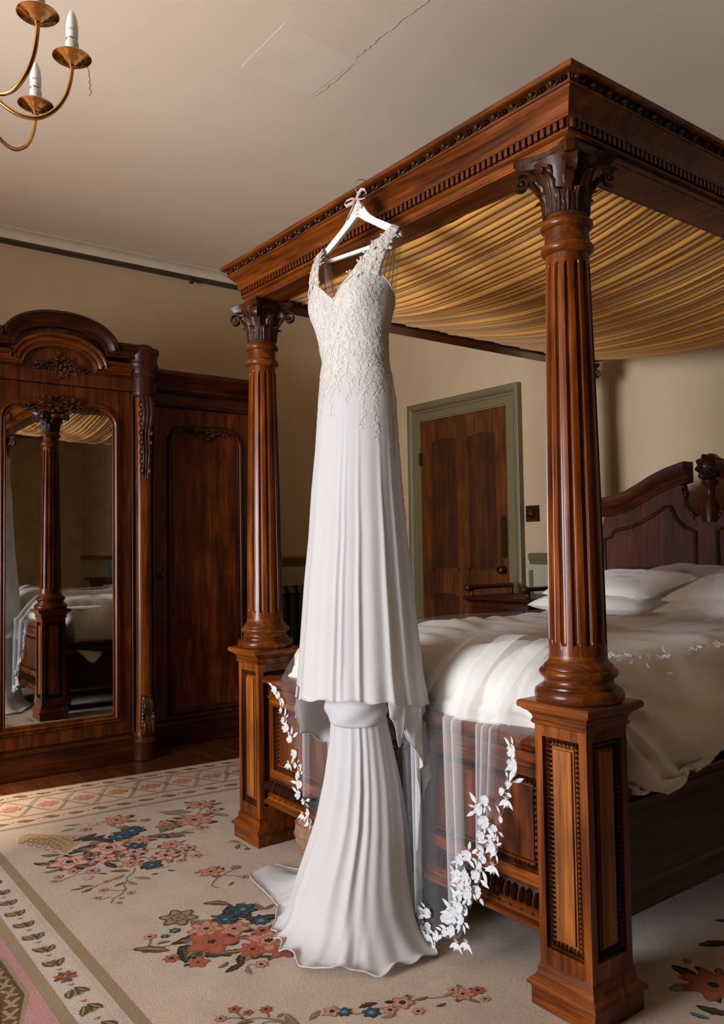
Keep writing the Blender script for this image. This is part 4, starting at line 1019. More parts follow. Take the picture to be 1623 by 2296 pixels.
# frieze over the door and the arched pediment
wprism([(-.56, 2.13), (.56, 2.13), (.56, 2.20), (-.56, 2.20)], FX - .05, FX - .004, 'frieze', 'flame')
AR0 = 1.0
def arch(r, n=22, half=.33):
    # segmental arch: half-span .33 springing at z=2.33
    return [(-half * math.cos(PI * (.5 - .5) + PI * i / n), r * math.sin(PI * i / n)) for i in range(n + 1)]
tym = [(-.44, 2.19), (.44, 2.19), (.44, 2.3)] + [(.27 * math.cos(PI * i / 24), 2.28 + .18 * math.sin(PI * i / 24) ** .9) for i in range(25)] + [(-.44, 2.3)]
wprism(tym, FX - .06, FX - .018, 'tympanum', 'flame')
carving(0, 2.235, .15, .055, FX - .01, 'tympanum_carving', ward, 9, 30)
def arch_path(hw, z0, h, flat_to):
    # moulding path: level arm, sweeping up over the arch, level arm
    p = [(-flat_to, z0)]
    N_ = 26
    for i in range(N_ + 1):
        a = PI - PI * i / N_; p.append((hw * math.cos(a), z0 + h * max(0, math.sin(a)) ** .85))
    p.append((flat_to, z0)); return p
def path_sweep(path, prof, name, mat, parent=ward, d=FX):
    vs = []; fs = []; k = len(prof); L = len(path)
    for i, (y, z) in enumerate(path):
        a = path[max(0, i - 1)]; b = path[min(L - 1, i + 1)]
        def nr(p, q): dd = math.hypot(q[0] - p[0], q[1] - p[1]) or 1; return (-(q[1] - p[1]) / dd, (q[0] - p[0]) / dd)
        n1, n2 = nr(a, (y, z)) if i else nr((y, z), b), nr((y, z), b) if i < L - 1 else nr(a, (y, z))
        q = max(.35, 1 + n1[0] * n2[0] + n1[1] * n2[1]); mx_, mz_ = (n1[0] + n2[0]) / q, (n1[1] + n2[1]) / q
        for o, e in prof: vs.append((y + mx_ * o, z + mz_ * o, d + e))
    for i in range(L - 1):
        for e in range(k): f2 = (e + 1) % k; fs.append((i * k + e, i * k + f2, i * k + k + f2, i * k + k + e))
    fs.append(tuple(range(k - 1, -1, -1))); fs.append(tuple((L - 1) * k + e for e in range(k)))
    return MB(TW).add(vs, fs).build(name, M[mat], parent, 45)
OUT = [(0, -.06), (0, .03), (.010, .034), (.016, .028), (.03, .034), (.045, .05), (.055, .058), (.062, .058), (.066, .066), (.078, .066), (.082, .058), (.082, -.06)]
path_sweep(arch_path(.245, 2.315, .128, .44), OUT, 'pediment_cornice', 'dark_y')
INN = [(0, -.03), (0, .004), (.006, .012), (.014, .012), (.018, .004), (.026, .010), (.034, .022), (.044, .022), (.048, .014), (.056, .018), (.062, .026), (.072, .026), (.076, .018), (.076, -.03)]
path_sweep(arch_path(.195, 2.215, .12, .405), INN, 'inner_arch_moulding', 'wood_y')
# corner pilasters: round foot, half column, corbels, round cornice block
for s in (-1, 1):
    cy_ = s * .483
    pr_ = MB().lathe([(.075, .005), (.076, .10), (.078, .104), (.072, .112), (.070, .125), (.064, .13), (.060, .16)], 28, FX - .03, WCY + cy_).build('pilaster_foot', M['dark_z'], ward, 45)
    MB().lathe([(.054, .15), (.052, .4), (.05, 1.2), (.05, 2.13)], 24, FX - .03, WCY + cy_).build('pilaster', M['wood_z'], pr_, 60)
    MB().lathe([(.055, 2.10), (.062, 2.108), (.066, 2.12), (.066, 2.135), (.07, 2.14), (.07, 2.21), (.076, 2.216), (.08, 2.225), (.076, 2.235), (.079, 2.25), (.09, 2.27), (.096, 2.282), (.096, 2.295), (.09, 2.30), (.09, 2.35), (.097, 2.36), (.1, 2.375), (.1, 2.385), (.06, 2.388), (.06, 2.41), (.02, 2.412)], 32, FX - .03, WCY + cy_).build('pilaster_capital', M['dark_z'], pr_, 45)
    for z0, z1, big in ((1.62, 2.10, 1), (.15, .36, 0)):
        cb = MB(); N_ = 24
        for q in (-1, 0, 1):
            path = []; rad = []
            for i in range(N_ + 1):
                t = i / N_; z = z1 - (z1 - z0) * t if big else z0 + (z1 - z0) * t
                o = (.040 * math.exp(-((t - .22) / .18) ** 2) + .02 * math.exp(-((t - .7) / .16) ** 2)) if big else (.04 * math.exp(-((t - .2) / .2) ** 2) + .03 * math.exp(-((t - .75) / .18) ** 2))
                path.append((FX + .018 + o, WCY + cy_ + q * (.024 - .010 * t), z)); rad.append((.0165 - .010 * t if big else .02 - .006 * t) * (1 + .12 * math.sin(26 * t)))
            cb.tube(path, rad, 8)
        for i in range(8):
            t = i / 7; z = z1 - (z1 - z0) * (.1 + .8 * t) if big else z0 + (z1 - z0) * (.25 + .7 * t)
            for q in (-1, 1): cb.blob(FX + .02 + .02 * (1 - t), WCY + cy_ + q * (.036 - .014 * t), z, .018, .013, .024, 7, 4)
        cb.build('carved_corbel' if big else 'carved_scroll', M['carve'], pr_, 60)
    # vertical beads beside the pilaster
    for dy in (-.066, .066):
        MB().tube([(FX - .014, WCY + cy_ + dy, .16), (FX - .014, WCY + cy_ + dy, 2.12)], .008, 8).build('pilaster_bead', M['dark_z'], pr_, 60)
# wings: door with arched panel, frieze and cornice
for s in (-1, 1):
    y0, y1 = sorted((s * .58, s * 1.40))
    wd_ = MB(TW).prism([(y0, .165), (y1, .165), (y1, 2.09), (y0, 2.09)], GX - .03, GX - .006, lambda u, v, d: (u, v, d)).build('wing_door', M['flame'], ward, 0)
    cm_ = .99 * s
    hw = .225
    lp = [(y + cm_ + (-.02 if s > 0 else .02), z) for y, z in round_top(hw, .225, 1.95, .09)]
    ring_mold(lp, [(-.004, GX - .02), (-.002, GX + .002), (.006, GX + .007), (.014, GX + .002), (.02, GX + .010), (.03, GX + .012), (.04, GX + .004), (.044, GX - .02)], 'panel_moulding', 'dark_z', wd_)
    MB(TW).prism([(y, z) for y, z in lp], GX - .02, GX - .004, lambda u, v, d: (u, v, d)).build('door_panel', M['flame'], wd_, 0)
    carving(cm_, 1.955, .13, .03, GX + .004, 'panel_carving', wd_, 21 + s, 20, 'carve')
    wmold('wing_frieze', y0 - .02, y1 + .02, GX, [(-.03, 2.095), (.004, 2.095), (.012, 2.103), (.012, 2.112), (.0, 2.12), (.0, 2.175), (.01, 2.182), (-.03, 2.182)], 'dark_y')
    wmold('wing_cornice', y0 - .02, y1 + .03, GX, [(-.1, 2.17), (.006, 2.18), (.012, 2.195), (.02, 2.20), (.02, 2.21), (.026, 2.225), (.045, 2.25), (.065, 2.265), (.07, 2.275), (.078, 2.28), (.08, 2.30), (.074, 2.31), (-.5, 2.312)], 'dark_y')
    MB().lathe([(.012, 0), (.008, .012), (.016, .02), (.018, .03), (.01, .038), (.002, .04)], 14).build('wing_knob', M['oldbrass'], wd_, 60, (GX - .006, WCY + s * .66, 1.05)).rotation_euler = (0, PI / 2, 0)
MB(TW).prism([(-.56, 2.2), (.56, 2.2), (.56, 2.39), (-.56, 2.39)], BX, FX - .04, lambda u, v, d: (u, v, d)).build('cornice_box', M['dark_y'], ward, 0)

# ------------------------------------------------------------------ bedside cabinet by the door, with gallery rail
t = thing('bedside_cabinet', 'dark wooden bedside cabinet with rail and turned knob, between bed and door', 'cabinet', (-1.33, 2.16, 0))
MB().box(-.24, .24, -.2, .2, .06, .84).build('body', M['dark_z'], t, 0)
MB().rect_sweep([(-.002, .84), (.012, .842), (.02, .855), (.034, .862), (.036, .872), (.03, .88), (0, .882)], -.24, .24, -.2, .2).build('top', M['dark_x'], t, 40)
MB().rect_sweep([(0, .006), (.012, .006), (.012, .06), (0, .066)], -.24, .24, -.2, .2).build('plinth', M['dark_x'], t, 40)
d_ = MB().box(-.215, .215, -.215, -.2, .66, .81).build('drawer', M['dark_x'], t, 0)
MB().lathe([(.006, 0), (.006, .012), (.014, .02), (.014, .026), (.006, .03)], 14).build('drawer_knob', M['dark_z'], d_, 60, (0, -.215, .735)).rotation_euler = (PI / 2, 0, 0)
d_ = MB().box(-.215, .215, -.215, -.2, .1, .63).box(-.15, .15, -.22, -.214, .16, .57).build('cabinet_door', M['dark_z'], t, 0)
for sx in (-1, 1):
    g = MB(); g.tube([(sx * .235, -.2, .935), (sx * .235, .19, .935)], .014, 8)
    g.lathe([(.016, .882), (.01, .895), (.012, .915), (.016, .93), (.012, .945)], 12, sx * .235, -.19); g.lathe([(.016, .882), (.01, .895), (.012, .915), (.016, .93), (.012, .945)], 12, sx * .235, .18)
    g.blob(sx * .235, -.222, .935, .027, .027, .027, 14, 8)
    g.build('towel_rail', M['dark_y'], t, 60)

# side table on the far side of the bed (seen in the mirror) with book, candle and cup
t = thing('side_table', 'long dark side table against the back wall beyond the bed, seen in the mirror', 'table', (4.35, 2.24, 0))
MB().rect_sweep([(0, .79), (.02, .795), (.024, .81), (.02, .826), (0, .83)], -.62, .62, -.2, .2).build('table_top', M['dark_x'], t, 40)
MB().box(-.58, .58, -.17, .17, .68, .79).build('apron', M['dark_x'], t, 0)
for sx in (-1, 1):
    for sy in (-1, 1): MB().lathe([(.018, .0), (.022, .05), (.03, .2), (.022, .25), (.03, .45), (.034, .6), (.034, .69)], 14, sx * .54, sy * .14).build('leg', M['dark_z'], t, 50)
b_ = thing('book', 'blue book standing upright on the side table seen in the mirror', 'book', (4.48, 2.2, .8302), .35)
MB().box(-.085, .085, -.018, -.014, 0, .24).box(-.085, .085, .014, .018, 0, .24).box(-.089, -.085, -.018, .018, 0, .24).build('cover', M['bookblue'], b_, 0)
MB().box(-.084, .08, -.0138, .0138, .004, .235).build('pages', M['paper'], b_, 0)
c_ = MB().lathe([(.034, 0), (.036, .01), (.036, .09), (.03, .1), (.02, .097), (.003, .1)], 20).build('candle', M['wax'], smooth=50, loc=(4.19, 2.2, .8302))
tag(c_, 'small amber candle between the blue book and the white cup', 'candle')
c_ = MB().lathe([(.03, 0), (.034, .006), (.042, .16), (.04, .162), (.036, .155), (.03, .02), (.002, .018)], 24).build('cup', M['cup'], smooth=50, loc=(3.99, 2.2, .8302))
tag(c_, 'tall white cup on the side table seen in the mirror', 'cup')
t = thing('mantelpiece', 'cream mantelpiece on the far right wall, seen in the mirror', 'fireplace', (XR, .35, 0))
MB().rect_sweep([(-.0, 1.26), (.02, 1.27), (.03, 1.29), (.06, 1.30), (.06, 1.33), (0, 1.335)], -.2, -.005, -.75, .75).build('shelf', M['coving'], t, 40)
MB().box(-.17, -.004, -.7, -.45, .0, 1.26).box(-.17, -.004, .45, .7, .0, 1.26).box(-.17, -.004, -.7, .7, .95, 1.26).build('surround', M['coving'], t, 0)
MB().box(-.05, -.004, -.45, .45, .0, .95).build('hearth_opening', M['gap'], t, 0)
t = thing('mantel_clock', 'dark rounded clock standing on the cream mantelpiece', 'clock', (XR - .12, .62, 1.3352))
MB().prism([(-.15, 0), (.15, 0), (.15, .04), (.12, .05), (.12, .14)] + [(.12 * math.cos(a), .14 + .12 * math.sin(a)) for a in [i * PI / 10 for i in range(1, 10)]] + [(-.12, .14), (-.12, .05), (-.15, .04)], -.05, .05, lambda u, v, d: (d, u, v)).build('case', M['clock'], t, 30)
MB(lambda x, y, z: (-.05 - z, x, .14 + y)).lathe([(.085, 0), (.088, .008), (.08, .012), (.078, .006), (.001, .006)], 24).build('dial', M['cup'], t, 50)

# round stool behind the train
t = thing('pouffe', 'small round brown upholstered pouffe with red piping, half hidden by the dress train', 'pouffe', (-.505, .10, 0))
R0 = .13
prof = [(R0 * .82, .008), (R0 * .93, .03), (R0 * 1.0, .06), (R0 * 1.03, .09), (R0 * 1.0, .125), (R0 * .92, .15), (R0 * .7, .165), (.01, .17)]
MB().lathe(prof, 36).build('cushion', M['pouffe'], t, 60)
for rr_, zz in ((R0 * .96, .04), (R0 * 1.03, .085), (R0 * .985, .13)):
    MB().tube([(rr_ * math.cos(a), rr_ * math.sin(a), zz) for a in [i * PI / 20 for i in range(40)]], .004, 6, closed=True).build('piping', M['piping'], t, 60)

# ------------------------------------------------------------------ brass chandelier
CC = (.121, -1.385)
ch_ = thing('chandelier', 'polished brass chandelier with curved arms, drip pans and white candle bulbs', 'chandelier', (CC[0], CC[1], 0))
MB().lathe([(.004, 2.20), (.014, 2.205), (.02, 2.22), (.012, 2.235), (.03, 2.25), (.042, 2.28), (.036, 2.31), (.018, 2.33), (.03, 2.345), (.034, 2.36), (.02, 2.38), (.012, 2.40), (.012, 2.52), (.022, 2.54), (.022, 2.56), (.010, 2.58), (.007, 2.6), (.007, 3.12), (.05, 3.15), (.06, 3.19), (.06, 3.1995)], 28).build('stem', M['brass'], ch_, 50)
pan_me = MB().lathe([(.007, -.022), (.009, -.02), (.007, -.017), (.012, -.014), (.018, -.010), (.022, -.009), (.026, -.004), (.033, -.002), (.037, .001), (.043, .002), (.0455, .004), (.044, .006), (.02, .002), (.016, .004), (.001, .004)], 40).mesh('drip_pan', M['brass'], 50)
slv_me = MB().lathe([(.0155, .003), (.0158, .01), (.0152, .022), (.0156, .034), (.015, .042), (.013, .0445), (.0125, .048), (.001, .048)], 24).mesh('candle_sleeve', M['sleeve'], 50)
rng_me = MB().lathe([(.012, .046), (.0135, .048), (.0135, .0505), (.012, .052)], 20).mesh('bulb_cap', M['steel'], 50)
blb_me = MB().lathe([(.0138, .0505), (.0143, .058), (.0146, .07), (.0142, .082), (.0125, .096), (.0095, .108), (.006, .116), (.0028, .1205), (.0006, .122)], 28).mesh('bulb', M['bulb'], 80)
mk_me = MB().add([(.01485 * math.cos(a), .01485 * math.sin(a), z) for z in (.0665, .071) for a in [-.9 + .18 * i for i in range(6)]], [(i, i + 1, i + 7, i + 6) for i in (0, 2, 4)]).mesh('printed_mark', M['ink'], 60)
PZ = 2.392
def arm_path(px_, py_):
    d = math.hypot(px_, py_); ux, uy = px_ / d, py_ / d
    c = [(.02, 2.345), (.05, 2.335), (.085, 2.30), (.125, 2.262), (.165, 2.242), (.205, 2.243), (.24, 2.268), (.262, 2.305), (.272, 2.345), (.275, 2.372)]
    P = []
    for i in range(len(c) - 1):
        p0 = c[max(0, i - 1)]; p1 = c[i]; p2 = c[i + 1]; p3 = c[min(len(c) - 1, i + 2)]
        for q in range(4):
            t_ = q / 4
            f = [.5 * (2 * p1[k] + (p2[k] - p0[k]) * t_ + (2 * p0[k] - 5 * p1[k] + 4 * p2[k] - p3[k]) * t_ ** 2 + (3 * p1[k] - p0[k] - 3 * p2[k] + p3[k]) * t_ ** 3) for k in (0, 1)]
            P.append(f)
    P.append(list(c[-1]))
    return [(r * d / .275 * ux, r * d / .275 * uy, z) for r, z in P]
for px_, py_ in [(.241, .133), (.123, .246), (-.144, .235), (-.27, .03), (-.16, -.22), (.12, -.25)]:
    a_ = MB().tube(arm_path(px_, py_), .0052, 10).build('arm', M['brass'], ch_, 80)
    for nm, me in (('drip_pan', pan_me), ('candle_sleeve', slv_me), ('bulb_cap', rng_me), ('bulb', blb_me), ('printed_mark', mk_me)): put(nm, me, a_, (px_, py_, PZ))

# ------------------------------------------------------------------ hanger (hangs from the cornice lip)
TH = math.radians(10.5); tx, ty = math.cos(TH), math.sin(TH); nx_, ny_ = math.sin(TH), -math.cos(TH)
PX, PY = .085 + .012 * tx, -.165 + .012 * ty
def HT(s, z, d): return (PX + tx * s + nx_ * d, PY + ty * s + ny_ * d, z)
hang = thing('clothes_hanger', 'white wooden hanger with wire hook, hooked over the canopy cornice', 'hanger')
up_r = [(.0, 2.334), (.010, 2.333), (.020, 2.326), (.028, 2.312), (.040, 2.292), (.056, 2.274), (.08, 2.256), (.11, 2.238), (.14, 2.220), (.165, 2.203), (.178, 2.189), (.184, 2.172), (.183, 2.168), (.176, 2.170), (.160, 2.180)]
lo_r = [(.135, 2.196), (.10, 2.217), (.06, 2.243), (.03, 2.262), (.004, 2.282)]
half = up_r + lo_r
poly = half + [(-a, b) for a, b in reversed(half)]
MB(HT).prism(poly, -.006, .006, lambda u, v, d: (u, v, d)).build('hanger_body', M['white_wood'], hang, 40)
MB(HT).prism([(-.146, 2.163), (.146, 2.163), (.146, 2.175), (-.146, 2.175)], -.0045, .0045, lambda u, v, d: (u, v, d)).prism([(.135, 2.163), (.146, 2.163), (.166, 2.19), (.155, 2.196)], -.004, .004, lambda u, v, d: (u, v, d)).prism([(-.146, 2.163), (-.135, 2.163), (-.155, 2.196), (-.166, 2.19)], -.004, .004, lambda u, v, d: (u, v, d)).build('trouser_bar', M['white_wood'], hang, 40)
hk = [(0, 2.33, 0), (0, 2.352, 0), (-.004, 2.366, .001), (-.011, 2.38, .002), (-.016, 2.394, .0), (-.017, 2.408, -.006), (-.014, 2.419, -.018), (-.008, 2.4225, -.034), (-.003, 2.4205, -.05), (0, 2.417, -.064)]
MB().tube([HT(*p) for p in hk], .0017, 8).build('hook', M['steel'], hang, 80)
def ribbon(pts, wd, name, parent, roll=0.0):
    # flat ribbon along (s, z, d) points, its width along z unless rolled
    vs = []; fs = []; L = len(pts)
    for i, (s, z, d) in enumerate(pts):
        a = pts[max(0, i - 1)]; b = pts[min(L - 1, i + 1)]
        ds, dz, dd = b[0] - a[0], b[1] - a[1], b[2] - a[2]; q = math.hypot(ds, dz) or 1
        r_ = roll if not callable(roll) else roll(i / (L - 1))
        px_, pz_, pd_ = -dz / q * math.cos(r_), ds / q * math.cos(r_), math.sin(r_)
        vs += [HT(s + px_ * wd / 2, z + pz_ * wd / 2, d + pd_ * wd / 2), HT(s - px_ * wd / 2, z - pz_ * wd / 2, d - pd_ * wd / 2)]
    for i in range(L - 1): fs.append((2 * i, 2 * i + 1, 2 * i + 3, 2 * i + 2))
    o = MB().add(vs, fs).build(name, M['ribbon'], parent, 180, recalc=False)
    md = o.modifiers.new('t', 'SOLIDIFY'); md.thickness = .0008
    return o
bow = MB().blob(*HT(0, 2.341, .006), .006, .005, .0055, 8, 6).build('ribbon_bow', M['ribbon'], hang, 180)
ribbon([(.001, 2.342, .008), (.016, 2.352, .016), (.034, 2.358, .022), (.050, 2.352, .024), (.055, 2.338, .022), (.046, 2.328, .018), (.028, 2.332, .012), (.012, 2.338, .009), (.001, 2.341, .008)], .010, 'ribbon_loop', bow, .7)
ribbon([(-.001, 2.342, .008), (-.016, 2.346, .014), (-.034, 2.342, .02), (-.043, 2.333, .02), (-.038, 2.325, .017), (-.02, 2.33, .012), (-.004, 2.339, .008)], .011, 'ribbon_loop', bow, .5)
ribbon([(-.001, 2.34, .009), (-.012, 2.325, .011), (-.024, 2.308, .012), (-.035, 2.294, .012), (-.046, 2.282, .012)], .0075, 'ribbon_tail', bow, .9)
ribbon([(.002, 2.34, .009), (.008, 2.33, .011), (.015, 2.319, .012), (.024, 2.305, .011)], .012, 'ribbon_tail', bow, .1)
def text_on(txt, size, s, z, mat, shear=0.0, name='lettering'):
    cu_ = bpy.data.curves.new(name, 'FONT'); cu_.body = txt; cu_.size = size; cu_.shear = shear; cu_.align_x = 'CENTER'; cu_.extrude = .0002
    tmp = bpy.data.objects.new(name, cu_); COL.objects.link(tmp)
    me = bpy.data.meshes.new_from_object(tmp.evaluated_get(bpy.context.evaluated_depsgraph_get()))
    bpy.data.objects.remove(tmp); me.materials.clear(); me.materials.append(M[mat])
    o = put(name, me, hang)
    o.location = HT(s, z, .0064); o.rotation_euler = (PI / 2, 0, TH)
    return o
# handwritten name, half hidden by the ribbon tail: drawn as pen strokes
scr = MB()
def pen(pts): scr.tube([HT(s, z, .0063) for s, z in pts], .00055, 4)
pen([(-.004, 2.315), (-.007, 2.318), (-.012, 2.315), (-.0155, 2.307), (-.016, 2.299), (-.013, 2.2955), (-.008, 2.297), (-.004, 2.302)])
pen([(-.003, 2.300), (.001, 2.308), (.003, 2.316), (.002, 2.319), (.0005, 2.312), (-.0005, 2.299), (.002, 2.305), (.004, 2.306), (.0045, 2.300)])
pen([(.0045, 2.300), (.008, 2.309), (.0095, 2.317), (.0085, 2.318), (.0075, 2.309), (.0085, 2.300)])
scr.build('script_lettering', M['ink'], hang, 60)
text_on('BRIDE', .006, .002, 2.2885, 'ink')

# ------------------------------------------------------------------ wedding dress
dress = thing('wedding_dress', 'ivory lace wedding dress with flowing chiffon train, hanging on the bed canopy', 'dress')
EX, EY = .60363848, .79725817     # horizontal direction square to the view of the dress axis (used only to place its axis)
SK_T = sorted([(2.07, .1411, -.014, .56), (2.029, .1410, -.014, .56), (1.954, .1310, -.014, .62), (1.883, .1150, -.015, .66), (1.812, .1085, -.010, .68), (1.742, .1180, -.009, .68), (1.672, .127, -.007, .7), (1.603, .131, -.009, .7), (1.530, .1355, -.010, .7), (1.385, .147, -.014, .7), (1.240, .158, -.014, .7), (1.096, .172, -.016, .72), (.953, .185, -.015, .74), (.811, .198, -.014, .76), (.70, .208, -.010, .78)])
PHI = math.radians(42.4)
def ell(z, tab=SK_T):
    ws, off, ro = interp(tab, z)
    a = ws / math.sqrt(math.cos(PHI) ** 2 + ro * ro * math.sin(PHI) ** 2)
    return a, a * ro, .085 + EX * off, -.165 + EY * off
rd = random.Random(11)
RIDGE = []
a_ = 0.0
while a_ < 2 * PI - .06:
    g = rd.uniform(.26, .62); RIDGE.append((a_, g * rd.uniform(.34, .5), rd.uniform(.35, 1.0))); a_ += g
for th_, sg_, am in ((.22, .035, .75), (.34, .03, .6), (.62, .04, .8), (1.12, .05, .7), (1.45, .06, .8)): RIDGE.append((th_, sg_, am))
def folds(th, drift=0.0):
    s = 0
    for c, sg, am in RIDGE:
        d = (th - c - drift + PI) % (2 * PI) - PI
        if abs(d) < 3 * sg: s += am * math.exp(-(d / sg) ** 2)
    return s
def skirt_pt(th, z, out=0.0, amp=1.0):
    a, b, cx_, cy_ = ell(z)
    A = .0125 * smooth01((1.74 - z) / .9) * amp
    f = A * (folds(th) - .55) + out
    # seat of the cups
    if z > 1.84:
        for c in (-.62, .62):
            d = (th - c + PI) % (2 * PI) - PI
            f += .020 * math.exp(-(d / .42) ** 2 - ((z - 1.985) / .055) ** 2)
        d = (th + PI) % (2 * PI) - PI
        f -= .012 * math.exp(-(d / .22) ** 2 - ((z - 1.97) / .06) ** 2)
    if 1.70 < z < 2.0: f += .0012 * math.sin(z * 70 + 3 * th) * math.exp(-((z - 1.80) / .06) ** 2)
    s = (a + f) * math.sin(th); n = (b + f) * math.cos(th)
    return (cx_ + tx * s + nx_ * n, cy_ + ty * s + ny_ * n, z)
TOPT = [(-PI, 1.955), (-2.1, 1.965), (-1.57, 2.012), (-1.2, 2.045), (-.8, 2.062), (-.5, 2.058), (-.25, 2.03), (-.06, 1.997), (0, 1.992), (.06, 1.997), (.25, 2.03), (.5, 2.058), (.8, 2.062), (1.2, 2.045), (1.57, 2.012), (2.1, 1.965), (PI, 1.955)]
def ztop(th):
    th = (th + PI) % (2 * PI) - PI
    return interp(TOPT, th)[0]
ZW = 1.745
def bodice(u, v):
    th = u * 2 * PI; zt_ = ztop(th)
    p = skirt_pt(th, zt_ + (ZW - zt_) * v)
    return p
bod = MB().grid(180, 60, bodice, cu=True).build('bodice', M['satin'], dress, 180, recalc=False)
bo_ = bod.modifiers.new('t', 'SOLIDIFY'); bo_.thickness = .003; bo_.offset = 1
MB().tube([skirt_pt(t, ztop(t) + .0005, .001) for t in [i * 2 * PI / 160 for i in range(160)]], .0022, 6, closed=True).build('neckline_edge', M['lace'], bod, 80)
def hemz(th): return .722 + .012 * math.cos(th - .3) + .010 * math.sin(2 * th + .4)
def skirt(u, v):
    th = u * 2 * PI; z0 = hemz(th)
    z = ZW + (z0 - ZW) * v
    fl_ = max(0, v - .9) / .1
    p = skirt_pt(th, z, .0025 * fl_ * math.sin(17 * th) + .004 * fl_)
    return (p[0], p[1], z + .004 * fl_ * math.sin(13 * th + 1))
skt = MB().grid(320, 110, skirt, cu=True).build('skirt', M['chiffon'], dress, 180, recalc=False)
MB().tube([skirt(i / 320, 1) for i in range(320)], .0022, 5, closed=True).build('rolled_hem', M['chiffon'], skt, 80)

# train: the long back layer, falling to the floor and spreading on the rug
TR_T = sorted([(.80, .078, -.020, .85), (.726, .082, -.020, .85), (.683, .085, -.018, .85), (.577, .098, -.012, .85), (.457, .118, -.010, .85), (.344, .138, -.014, .9), (.194, .168, -.03, .95), (.0, .21, -.04, 1.0)])
FLO = [(.006, -.449), (.125, -.477), (.214, -.456), (.295, -.424), (.365, -.337), (.371, -.254), (.378, -.133), (.298, -.104), (.213, -.084), (.14, -.03), (.02, .01), (-.15, .01), (-.30, -.03), (-.42, -.10), (-.5, -.15), (-.506, -.20), (-.492, -.262), (-.425, -.285), (-.333, -.30), (-.25, -.31), (-.18, -.325), (-.10, -.392)]
FC = (.03, -.21)
FLA = sorted([(math.atan2(p[1] - FC[1], p[0] - FC[0]), math.hypot(p[0] - FC[0], p[1] - FC[1])) for p in FLO])
FLA = [(FLA[-1][0] - 2 * PI, FLA[-1][1])] + FLA + [(FLA[0][0] + 2 * PI, FLA[0][1])]
TRID = []
a_ = 0.0; rd2 = random.Random(5)
while a_ < 2 * PI - .08:
    g = rd2.uniform(.2, .5); TRID.append((a_, g * rd2.uniform(.28, .42), rd2.uniform(.4, 1.15))); a_ += g
def tfold(al):
    s = 0
    for c, sg, am in TRID:
        d = (al - c + PI) % (2 * PI) - PI
        if abs(d) < 3 * sg: s += am * math.exp(-(d / sg) ** 2)
    return s
ZB = .40
def train(u, v):
    al = u * 2 * PI - PI
    def upper(z):
        a, b, cx_, cy_ = ell(z, TR_T); be = al - TH
        r = a * b / math.sqrt((b * math.cos(be)) ** 2 + (a * math.sin(be)) ** 2)
        A = .004 + .0105 * smooth01((.72 - z) / .35)
        return r + A * (tfold(al + .22 * (.5 - z)) - .6), cx_, cy_
    if v < .42:
        z = .79 - (.79 - ZB) * v / .42
        r, cx_, cy_ = upper(z)
        return (cx_ + r * math.cos(al), cy_ + r * math.sin(al), z)
    q = (v - .42) / .58
    z = RZ + .006 + (ZB - RZ - .006) * (1 - q) ** 2.0
    r0, cx_, cy_ = upper(max(z, .12))
    rf = interp(FLA, al)[0]; k = q ** 2.3
    f = tfold(al) - .6
    x_ = (cx_ + r0 * math.cos(al)) * (1 - k) + (FC[0] + rf * math.cos(al)) * k
    y_ = (cy_ + r0 * math.sin(al)) * (1 - k) + (FC[1] + rf * math.sin(al)) * k
    lift = .020 * smooth01((q - .35) / .4) * max(0, f + .35) * (1 - .35 * smooth01((q - .8) / .2))
    ed = smooth01((q - .9) / .1)
    fr_ = .25 + .75 * math.exp(-((al + .95) / .75) ** 2)
    wv = math.sin(al * 15 + 2.2 * math.sin(al * 4)); lift += ed * .022 * (wv * .5 + .5) * fr_
    rr_ = ed * .016 * math.cos(al * 15 + 2.2 * math.sin(al * 4) + .5) * fr_
    return (x_ + rr_ * math.cos(al), y_ + rr_ * math.sin(al), max(z + lift, RZ + .0035))
trn = MB().grid(420, 120, train, cu=True).build('train', M['chiffon'], dress, 180, recalc=False)
MB().tube([tuple(a + b for a, b in zip(train(i / 420, 1), (0, 0, .0005))) for i in range(420)], .0022, 5, closed=True).build('rolled_hem', M['chiffon'], trn, 80)
# turned-up lining band showing under the skirt hem
def band(u, v):
    th = -1.0 + 2.75 * u
    a, b, cx_, cy_ = ell(.70, TR_T)
    z = .735 - .075 * v - .03 * math.sin(PI * u) * v + .012 * math.sin(PI * u)
    o = .008 + .010 * math.sin(PI * v) + .003 * math.sin(5 * th + 9 * v)
    return (cx_ + tx * (a + o) * math.sin(th) + nx_ * (b + o) * math.cos(th), cy_ + ty * (a + o) * math.sin(th) + ny_ * (b + o) * math.cos(th), z)
bnd = MB().grid(60, 14, band).build('lining_band', M['chiffon'], dress, 180, recalc=False); bnd.modifiers.new('t', 'SOLIDIFY').thickness = .004
# cascading side pieces of the over-skirt (long back hem seen under the front hem)
def cascade(th0, th1, zt_fn, zb_fn, amp, nf, name, out=0.0, ru=0.0):
    def fn(u, v):
        th = th0 + (th1 - th0) * u
        zt_ = zt_fn(u); zb_ = zb_fn(u); z = zt_ + (zb_ - zt_) * v
        a, b, cx_, cy_ = ell(max(z, .55)); 
        f = out + amp * (.4 + .6 * v) * math.sin(nf * 2 * PI * u + .8 * v) + ru * v * v * math.sin(nf * 5 * PI * u)
        s = (a + f) * math.sin(th); n_ = (b + f) * math.cos(th)
        return (cx_ + tx * s + nx_ * n_, cy_ + ty * s + ny_ * n_, z + .008 * v * math.sin(nf * 4 * PI * u))
    o = MB().grid(90, 40, fn).build(name, M['chiffon'], dress, 180, recalc=False)
    MB().tube([fn(i / 89, 1) for i in range(90)], .002, 5).build('rolled_hem', M['chiffon'], o, 80)
    return o
